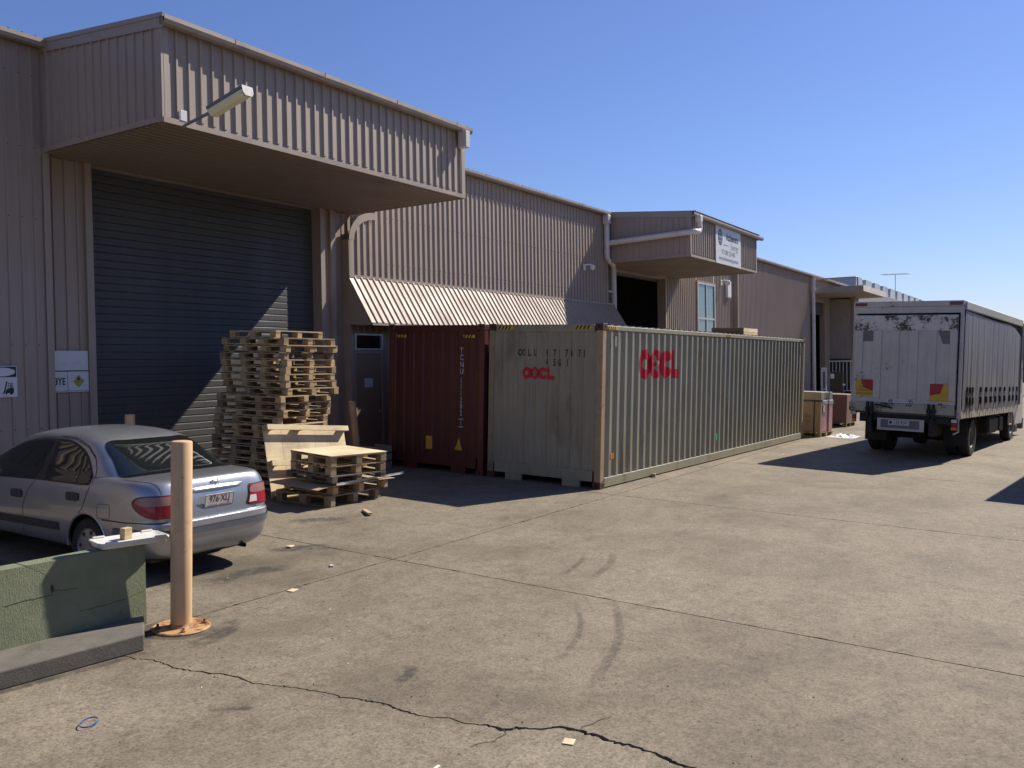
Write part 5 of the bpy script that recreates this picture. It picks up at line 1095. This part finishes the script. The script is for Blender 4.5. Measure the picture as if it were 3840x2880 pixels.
# folded tail lift: outer plate, top band and raised ribs
lift = tbx('tail_lift', 'truck_white', (-.075, -1.13, 1.30), (-.030, 1.17, 3.40), bevel=.006)
tp(MB().b2((-.086, -1.13, 3.03), (-.0755, 1.17, 3.39)), 'top_band', 'truck_peeling', lift)
for y0, y1 in ((1.165, .97), (.73, .53), (.32, .13), (-.09, -.29), (-.50, -.69), (-.97, -1.125)): tp(MB().b2((-.105, y1, 1.40), (-.0755, y0, 3.028)), 'rib', 'truck_white', lift, bevel=.004)
tp(MB().b2((-.090, -1.13, 1.305), (-.0755, 1.17, 1.395)), 'lower_band', 'truck_white', lift)
tp(MB().b2((-.080, .71, 2.77), (-.0758, .965, 3.026)), 'patch_plate', 'truck_grey', lift); mb = MB(); mb.prism([(-.71, 3.026), (-.965, 3.026), (-.965, 2.72), (-.82, 2.72)], .004, (-.0800, 0, 0), Y, Z, X); tp(mb, 'patch_plate', 'truck_grey', lift)
for y0, flip in ((.69, 1), (-.99, -1)):
    zc = 1.45 if flip > 0 else 1.40
    mk = tp(MB().b2((-.112, y0, zc), (-.1055, y0 + .40, zc + .39)), 'marker_board', 'marker_yellow', bevel=.002)
    P = [(y0, zc + .39), (y0 + .29, zc + .39), (y0 + .22, zc + .20), (y0, zc + .11)] if flip > 0 else [(y0 + .40, zc + .39), (y0 + .11, zc + .39), (y0 + .17, zc + .17), (y0 + .40, zc + .11)]
    mb = MB(); mb.prism(P, .001, (-.1140, 0, 0), Y, Z, X); tp(mb, 'red_panel', 'marker_red', mk)
    mb = MB()
    if flip > 0:
        put_text(mb, 'DO NOT', (-.1125, y0 + .33, zc + .21), -Y, Z, -X, .06, .002, align='LEFT'); put_text(mb, 'OVERTAKE', (-.1125, y0 + .37, zc + .13), -Y, Z, -X, .06, .002, align='LEFT'); put_text(mb, 'TURNING VEHICLE', (-.1125, y0 + .38, zc + .05), -Y, Z, -X, .045, .002, align='LEFT')
        tp(mb, 'lettering', 'print_black', mk)
lb = tp(MB().b2((-.096, -.24, 1.308), (-.0905, .36, 1.392)), 'label', 'sign_white')
mb = MB(); put_text(mb, 'KEEP CLEAR OF TAIL LIFT', (-.0965, .06, 1.35), -Y, Z, -X, .045, .002); tp(mb, 'lettering', 'sign_navy', lb)
for s in (0, 1):
    mb = MB()
    for k in range(3):
        y = .34 - .035 * k if s == 0 else -.15 - .035 * k + .0
        mb.prism([(y, 1.31), (y - .018, 1.31), (y - .018 - (.03 if s == 0 else -.03), 1.39), (y - (.03 if s == 0 else -.03), 1.39)], .001, (-.0975, 0, 0), Y, Z, X)
    tp(mb, 'chevron', 'sign_navy', lb)
tbx('rear_beam', 'truck_beam', (-.11, -1.12, 1.07), (.0, 1.24, 1.30), bevel=.012)
for y0 in (.66, -.72):
    mb = MB(); mb.b2((-.19, y0, .98), (-.05, y0 + .055, 1.31)); tp(mb, 'hinge', 'chassis_black', bevel=.01); mb = MB(); mb.b2((-.19, y0 + .10, .98), (-.05, y0 + .155, 1.31)); tp(mb, 'hinge', 'chassis_black', bevel=.01)
    mb = MB(); mb.tube([(-.12, y0 - .02, 1.14), (-.12, y0 + .18, 1.14)], .045, 12); tp(mb, 'hinge_pin', 'chassis_black', smooth=True)
    tbx('lift_arm', 'chassis_black', (-.12, y0 + .03, .55), (.9, y0 + .13, .98))
mb = MB(); mb.tube([(-.15, .62, 1.25), (-.16, .40, 1.22), (-.15, .22, 1.18)], .02, 8); tp(mb, 'hose', 'chassis_black', smooth=True)
tbx('lift_tube', 'chassis_black', (-.02, -1.0, .86), (.14, 1.0, 1.02)); tbx('cross_member', 'chassis_black', (.3, -1.1, .80), (.6, 1.1, 1.02))
# plate carrier
pc = tbx('plate_carrier', 'truck_white', (-.135, -.50, .645), (-.115, .55, .70)); 
for a, b_ in (((-.135, .47, .70), (-.115, .55, .93)), ((-.135, -.50, .70), (-.115, -.40, .93)), ((-.135, -.40, .90), (-.115, .47, .93))): tp(MB().b2(a, b_), 'frame_bar', 'truck_white', pc)
tp(MB().b2((-.120, -.40, .70), (-.112, .47, .90)), 'back_panel', 'truck_grey', pc)
np_ = tp(MB().b2((-.130, -.17, .775), (-.1205, .30, .892)), 'number_plate', 'plate_white', pc)
mb = MB(); put_text(mb, '133 RSY', (-.130, .02, .833), -Y, Z, -X, .105, .002, sx=.85, bold=.001); tp(mb, 'lettering', 'print_black', pc); mb = MB(); mb.prism(ellipse(.245, .833, .036, .036, 16), .001, (-.132, 0, 0), Y, Z, X); tp(mb, 'plate_emblem', 'sign_navy', pc)
for y0, y1, z0, z1 in ((1.06, 1.16, .80, 1.06), (-1.20, -1.06, .73, .99)):
    tl = tbx('tail_lamp', 'chassis_black', (-.10, y0, z0), (-.06, y1, z1)); h = (z1 - z0) / 3
    for k, mt in enumerate(('lens_amber', 'lens_red', 'plate_white')): tp(MB().b2((-.112, y0 + .008, z0 + h * k + .006), (-.1005, y1 - .008, z0 + h * (k + 1) - .006)), 'lens', mt, tl, bevel=.006)
mb = MB(); mb.tube([(-.02, -1.2, 1.0), (-.02, -1.21, .70), (.0, -1.1, .64)], .02, 8); tp(mb, 'lamp_guard', 'truck_rail', smooth=True)
# chassis and running gear
for s in (-1, 1): tbx('chassis_rail', 'chassis_black', (.1, s * .42 - .04, .66), (8.9, s * .42 + .04, .92))
for x in (2.6, 4.4, 6.2): tbx('cross_member', 'chassis_black', (x, -1.15, .93), (x + .1, 1.15, 1.02))
tbx('fuel_tank', 'chassis_black', (4.3, -1.08, .45), (5.6, -.55, .90), bevel=.06); tbx('battery_box', 'chassis_black', (5.8, -1.08, .48), (6.35, -.55, .88), bevel=.02); tbx('tool_box', 'chassis_black', (3.1, .55, .5), (4.4, 1.08, .9), bevel=.02)
tbx('side_guard', 'truck_rail', (6.55, -1.20, .62), (6.60, -1.16, 1.0)); tbx('side_guard', 'truck_rail', (6.95, -1.20, .62), (7.0, -1.16, 1.0)); tbx('side_guard', 'truck_rail', (6.60, -1.20, .62), (6.95, -1.16, .66))
def wheel(x, y, r, w, s):
    wl_ = bpy.data.objects.new('wheel', None); COL.objects.link(wl_); wl_.parent = tk; wl_.location = (x, y, r)
    mb = MB(); mb.lathe([(r * .56, -w / 2 * .85), (r * .75, -w / 2), (r * .93, -w / 2 * .96), (r, -w / 2 * .72), (r, w / 2 * .72), (r * .93, w / 2 * .96), (r * .75, w / 2), (r * .56, w / 2 * .85)], (0, 0, 0), (0, 1, 0), 44); mb.build('tyre', 'tyre_rubber', wl_, smooth=True)
    mb = MB(); mb.lathe([(r * .57, s * w * .42), (r * .54, s * w * .40), (r * .50, s * w * .1), (r * .30, s * w * .02), (r * .28, s * w * .18), (r * .12, s * w * .2), (.001, s * w * .2)], (0, 0, 0), (0, 1, 0), 32); rm = mb.build('rim', 'truck_grey', wl_, smooth=True)
    for k in range(8):
        a = k * pi / 4; c = (cos(a) * r * .24, sin(a) * r * .24); mb = MB(); mb.tube([(c[0], s * w * .18, c[1]), (c[0], s * w * .25, c[1])], .016, 6); mb.build('wheel_nut', 'chassis_black', rm)
for s in (-1, 1):
    wheel(1.72, s * 1.06, .46, .25, s); wheel(1.72, s * .77, .46, .25, s); wheel(7.30, s * 1.02, .46, .26, s)
    mb = MB(); arc = [(1.72 + .56 * cos(a), .46 + .56 * sin(a)) for a in frange(.15, pi - .15, 14)]
    for a, z in arc: mb.v += [(a, s * .62, z), (a, s * 1.2, z)]
    mb.f = [(2 * i, 2 * i + 1, 2 * i + 3, 2 * i + 2) for i in range(14)]; mb.m = [0] * 14; tp(mb, 'mudguard', 'chassis_black')
    tbx('mud_flap', 'chassis_black', (1.10, s * .92 - .27, .30), (1.12, s * .92 + .27, .95))
mb = MB(); mb.tube([(1.72, -1.1, .46), (1.72, 1.1, .46)], .09, 12); tp(mb, 'axle', 'chassis_black'); mb = MB(); mb.lathe([(.001, -.2), (.19, -.14), (.22, 0), (.19, .14), (.001, .2)], (1.72, 0, .46), (0, 1, 0), 16); tp(mb, 'differential', 'chassis_black', smooth=True)
# cab
mb = MB(); mb.prism([(7.95, .55), (9.75, .55), (9.78, 1.25), (9.62, 1.6), (9.35, 2.55), (9.15, 2.68), (7.95, 2.68)], 2.12, (0, -1.06, 0), X, Z, Y); cb_ = tp(mb, 'cab', 'truck_white', bevel=.04, seg=2)
for s in (-1, 1):
    mb = MB(); mb.prism([(8.3, 1.55), (9.45, 1.55), (9.2, 2.45), (8.3, 2.45)], .004 * s, (0, s * 1.062, 0), X, Z, Y); tp(mb, 'cab_window', 'dark_glass', cb_)
    mb = MB(); mb.tube([(9.4, s * 1.06, 2.3), (9.5, s * 1.32, 2.2), (9.5, s * 1.34, 1.7)], .015, 6); ma = tp(mb, 'mirror_arm', 'chassis_black', cb_); tp(MB().b2((9.45, s * 1.34 - .09, 1.75), (9.53, s * 1.34 + .09, 2.15)), 'mirror', 'chassis_black', ma, bevel=.02)
    tbx('cab_step', 'chassis_black', (8.0, s * 1.02 - .08, .35), (8.6, s * 1.02 + .08, .55))
mb = MB(); mb.prism([(9.655, 1.58), (9.40, 2.48), (9.392, 2.478), (9.647, 1.578)], 1.9, (0, -.95, 0), X, Z, Y); tp(mb, 'windscreen', 'dark_glass', cb_)
tbx('front_bumper', 'truck_grey', (9.7, -1.08, .38), (9.86, 1.08, .75), bevel=.03)
# ================================================================== goods and odds and ends further down the yard
pm('carton_brown', (.34, .235, .145), .85, .10, 3, dirt=(.22, .15, .09), damt=.4); pm('carton_olive', (.34, .29, .18), .8, .1, 3); pm('carton_dark', (.20, .12, .085), .85, .12, 3); pm('carton_print', (.16, .10, .06), .85, .1, 4)
m_, nt_, b_, co_, tc_ = base_mat('stretch_wrap')
r_ = ramp(nt_, noise(nt_, mapping(nt_, co_, (2.2, 2.2, 9), (0, .15, .1)), 4.0, 6, .7, .8).outputs[0], [(.36, (.22, .20, .21)), (.46, (.30, .22, .24)), (.52, (.42, .012, .10)), (.58, (.50, .02, .13)), (.64, (.30, .27, .28)), (.76, (.60, .57, .57))])
nt_.links.new(r_.outputs[0], b_.inputs['Base Color']); b_.inputs['Roughness'].default_value = .22; b_.inputs['Coat Weight'].default_value = .6
bp_ = nt_.nodes.new('ShaderNodeBump'); bp_.inputs['Strength'].default_value = .6; nt_.links.new(noise(nt_, mapping(nt_, co_, (2, 2, 8)), 6, 6, .7).outputs[0], bp_.inputs['Height']); nt_.links.new(bp_.outputs[0], b_.inputs['Normal'])
pm('grey_wrap', (.28, .26, .25), .3, .2, 7, coat=.5); pm('white_plastic', (.75, .74, .72), .35, .06, 6); pm('panel_silver', (.42, .43, .43), .35, .08, 6, metal=.4)
PX, PY = 12.98, -.62
cm = ground_matrix(PX, PY, -.12)
pallet(cm, 'pallet under the wrapped panels and tall carton past the green container', pallet_kit(1.05, 1.15, .14, 'pine', 6, (3, 3)), 'pallets past the green container')
cg = thing('wrapped_goods', cm @ Matrix.Translation((0, 0, .1415)), 'stack of panels wrapped in clear and pink film past the green container', 'goods')
MB().b2((.11, .01, 0), (1.02, 1.10, .93)).build('wrapped_block', 'stretch_wrap', cg, bevel=.02); mb = MB(); mb.b2((.105, -.006, .80), (1.04, 1.12, .95)); mb.build('wrap_top', 'grey_wrap', cg, bevel=.03)
for k in range(6): MB().b2((.24, .02, .96 + k * .038), (1.0, 1.05, .985 + k * .038)).build('panel', 'panel_silver', cg)
MB().b2((.62, -.014, 0), (.65, .003, 1.19)).build('strap', 'strap_black', cg)
mb = MB(); mb.b2((.18, -.012, .60), (.28, .004, .80)); mb.build('label', 'sign_white', cg)
cc = thing('tall_carton', cm @ Matrix.Translation((0, 0, .1415)), 'tall brown carton with strap standing at the far end of green container', 'carton')
MB().b2((-.02, .0, 0), (.10, 1.12, .90)).build('carton_body', 'carton_brown', cc, bevel=.01); MB().b2((-.035, -.012, .953), (.22, 1.13, 1.19)).build('carton_lid', 'carton_olive', cc, bevel=.01)
MB().b2((-.030, .17, 0), (-.0205, .20, .95)).build('strap', 'strap_black', cc)
mb = MB(); put_text(mb, 'Tile', (-.021, .50, .48), -Y, Z, -X, .15, .002, align='LEFT'); put_text(mb, '1250', (-.021, .50, .32), -Y, Z, -X, .11, .002, align='LEFT'); mb.build('lettering', 'carton_print', cc)
ak = thing('added_shade_crates', ground_matrix(2.6, 5.2), 'unseen dark crates added behind the maroon container to shade the office door', 'shade blocker')  # boxes added out of view to keep the sun off the office door
for k in range(3): MB().b2((0, .02 * (k % 2), k * .92), (1.1, 1.05, k * .92 + .90)).build('crate', 'dark_timber', ak, bevel=.02)
pallet(ground_matrix(17.45, -.42, -.05), 'pallet under the dark brown carton beside the truck', pallet_kit(1.1, 1.1, .14, 'old_pine', 6, (3, 3)), 'pallets past the green container')
bc = thing('brown_carton', ground_matrix(17.45, -.42, -.05, .1415), 'dark brown carton on a pallet beside the truck', 'carton')
MB().b2((0, 0, 0), (1.08, 1.08, .96)).build('carton_body', 'carton_dark', bc, bevel=.01); MB().b2((.0, .5, .961), (1.08, .58, .964)).build('tape', 'carton_brown', bc)
sp_ = thing('plastic_film_scrap', ground_matrix(13.72, -1.12), 'crumpled white plastic film on the ground by the wrapped goods', 'plastic film')
mb = MB(); rr = random.Random(3); nxx, nyy = 12, 9
for i in range(nxx + 1):
    for j in range(nyy + 1): e = sin(pi * i / nxx) * sin(pi * j / nyy); mb.v.append((-.55 + 1.1 * i / nxx + rr.uniform(-.03, .03), -.4 + .8 * j / nyy + rr.uniform(-.03, .03), .006 + e * rr.uniform(.0, .13)))
for i in range(nxx):
    for j in range(nyy): a = i * (nyy + 1) + j; mb.f.append((a, a + nyy + 1, a + nyy + 2, a + 1)); mb.m.append(0)
mb.build('film', 'white_plastic', sp_)
# railing and trolley at the far doorway
ra = thing('steel_railing', Matrix.Translation((45.6, 6.4, gz(45.6, 6.4) - .1)), 'white steel bar railing against the far building', 'railing')
MB().b2((-.03, -1.45, 2.16), (.03, .2, 2.24)).build('top_rail', 'white_steel', ra); MB().b2((-.03, -1.45, .25), (.03, .2, .32)).build('bottom_rail', 'white_steel', ra)
for k in range(8): MB().b2((-.02, .14 - k * .22, .32), (.02, .18 - k * .22, 2.16)).build('bar', 'white_steel', ra)
ht = thing('hand_trolley', Matrix.Translation((38.5, 4.6, gz(38.5, 4.6))), 'dark hand trolley with white papers in front of the railing', 'trolley')
MB().b2((-.05, -.45, .25), (.05, .30, 1.55)).build('frame_panel', 'car_black', ht); MB().b2((-.35, -.5, .1), (.05, .35, .16)).build('toe_plate', 'car_black', ht)
for s in (-.4, .3): mb = MB(); mb.tube([(.1, s - .04, .16), (.1, s + .04, .16)], .16, 16); mb.build('wheel', 'tyre_rubber', ht)
MB().b2((-.06, .05, 1.15), (-.051, .25, 1.42)).build('paper', 'sign_white', ht); MB().b2((-.06, -.55, .75), (-.051, -.40, .85)).build('paper', 'sign_white', ht)
wf = thing('white_post', Matrix.Translation((40.0, 5.55, gz(40, 5.55))), 'white metal door post leaning by the far doorway', 'post'); MB().b2((-.03, -.12, 0), (.03, -.05, 1.75)).build('upright', 'white_steel', wf); MB().b2((-.03, .12, 0), (.03, .19, 1.75)).build('upright', 'white_steel', wf); MB().b2((-.03, -.05, 1.5), (.03, .12, 1.75)).build('plate', 'white_steel', wf); MB().b2((-.03, -.05, .42), (.03, .12, .5)).build('plate', 'white_steel', wf)
# a parked box body out of the picture to the right, whose shadow enters it
vn = thing('parked_box_truck', ground_matrix(6.4, -6.74, -.10), 'white box truck body parked out of view, casting the shadow at right', 'truck')
MB().b2((0, -2.45, .95), (7.2, 0, 3.40)).build('box_body', 'truck_white', vn, bevel=.03); MB().b2((.1, -2.0, .55), (9.0, -.45, .95)).build('chassis', 'chassis_black', vn); MB().b2((7.4, -2.35, .5), (9.2, -.1, 2.6)).build('cab', 'truck_white', vn, bevel=.12, seg=3)
for x in (1.6, 8.2):
    for y in (-2.2, -.25): mb = MB(); mb.tube([(x, y - .14, .46), (x, y + .14, .46)], .46, 28); mb.build('wheel', 'tyre_rubber', vn, bevel=.03)
# shed across the yard (reflected in the car windows)
os_ = thing('opposite_shed', Matrix.Translation((0, -30, -1.2)), 'ribbed grey shed across the yard, mirrored in the car windows', 'shed')
mb = MB(); ribsheet(mb, (-55, 0, 0), X, Z, Y, 120, 0, 8.5, prof=(.4, [(0, 0), (.3, 0), (.32, .05), (.38, .05)])); mb.build('front_wall', 'far_wall', os_); MB().b2((-55, -20, 0), (65, -.02, 8.4)).build('shed_body', 'far_wall', os_)
MB().b2((-55.2, -20.2, 8.41), (65.2, .5, 8.6)).build('roof', 'far_roof', os_)
for x in (-34, -16, 2, 20): MB().b2((x, .06, 0), (x + 5, .14, 5)).build('roller_shutter', 'door_slat', os_)
# ------------------------------------------------------------------ litter
def chip(name, x, y, dims, yaw, mat, label, cat, tilt=0, group=None):
    c = thing(name, ground_matrix(x, y, yaw) @ Matrix.Translation((0, 0, dims[2] / 2 + .001 + abs(sin(tilt)) * dims[0] / 2)) @ Matrix.Rotation(tilt, 4, 'Y'), label, cat, group)
    MB().box((0, 0, 0), dims).build('piece', mat, c, bevel=min(dims) * .15); return c
chip('timber_offcut', -4.12, 1.66, (.40, .07, .03), .95, 'pine', 'pale timber offcut lying on the concrete in front of the low pile', 'offcut', .05)
chip('wood_chip', -6.28, .92, (.12, .06, .012), .4, 'pine_pale', 'curled pale wood chip near the rear of the car', 'wood chip', .1, 'wood chips on the concrete')
chip('wood_chip', -7.58, -.51, (.10, .07, .008), .2, 'pine_pale', 'flat pale wood chip on the slab joint right of the bollard', 'wood chip', 0, 'wood chips on the concrete')
chip('wood_chip', -6.66, -.13, (.07, .04, .012), .9, 'white_plastic', 'small white scrap between car and slab joint', 'scrap', .1, 'wood chips on the concrete')
chip('paper_scrap', -8.94, -4.36, (.085, .07, .003), .3, 'pine_pale', 'square tan card scrap below the long crack', 'scrap', .03)
chip('paper_scrap', -9.66, -3.90, (.05, .02, .004), .1, 'white_plastic', 'tiny white scrap at the bottom edge of the picture', 'scrap')
chip('timber_chock', 2.07, -.10, (.10, .08, .07), .3, 'old_pine', 'small timber chock against the bottom rail of the green container', 'chock')
chip('paper_scrap', 9.8, -1.6, (.22, .08, .004), .1, 'white_plastic', 'white strip of paper on the sunlit ground left of the truck', 'scrap')
chip('paper_scrap', 7.6, -1.05, (.10, .05, .01), .5, 'white_plastic', 'small white scrap between the green container and truck shadow', 'scrap')
pm('strap_blue', (.02, .10, .42), .4, .1, 6)
sb_ = thing('plastic_strap', ground_matrix(-10.45, -1.77, .3), 'loop of blue plastic packing strap on the concrete at lower left', 'strap')
pts = [(.075 * cos(a) * (1 + .15 * sin(2 * a)), .05 * sin(a), .005 + .008 * abs(sin(a * 1.5))) for a in frange(0, 2 * pi * .93, 26)]
mb = MB()
for p in pts: mb.v += [(p[0], p[1], p[2]), (p[0], p[1], p[2] + .009), (p[0] * .985, p[1] * .985, p[2] + .009), (p[0] * .985, p[1] * .985, p[2])]
for i in range(len(pts) - 1):
    for k in range(4): mb.f.append((4 * i + k, 4 * i + (k + 1) % 4, 4 * i + 4 + (k + 1) % 4, 4 * i + 4 + k)); mb.m.append(0)
mb.build('band', 'strap_blue', sb_)
# leaf litter and grit: too many and too small to count
mb = MB(); rr = random.Random(11)
for k in range(520):
    x = rr.uniform(-10.5, 4) if rr.random() < .8 else rr.uniform(-9.5, -7.5); y = rr.uniform(-6.5, 1.5); 
    if x > -.2 and y > -.3: continue
    s = rr.uniform(.004, .015); a = rr.uniform(0, pi); z = gz(x, y) + .003; e = rr.uniform(.25, .6)
    P = [(x + s * cos(a + t) * (1 if q % 2 == 0 else e), y + s * sin(a + t) * (1 if q % 2 == 0 else e), z + (.004 if q == 0 else 0)) for q, t in enumerate((0, pi / 2, pi, 1.5 * pi))]
    mb.cur = rr.choice((0,) * 9 + (1,)); mb.add(P, [(0, 1, 2, 3)])
pm('leaf_brown', (.06, .042, .028), .9, .3, 20)
lf_ = mb.build('leaf_litter', ['leaf_brown', 'white_plastic']); tag(lf_, 'scattered dry leaf bits and pale specks on the concrete', 'litter', kind='stuff')
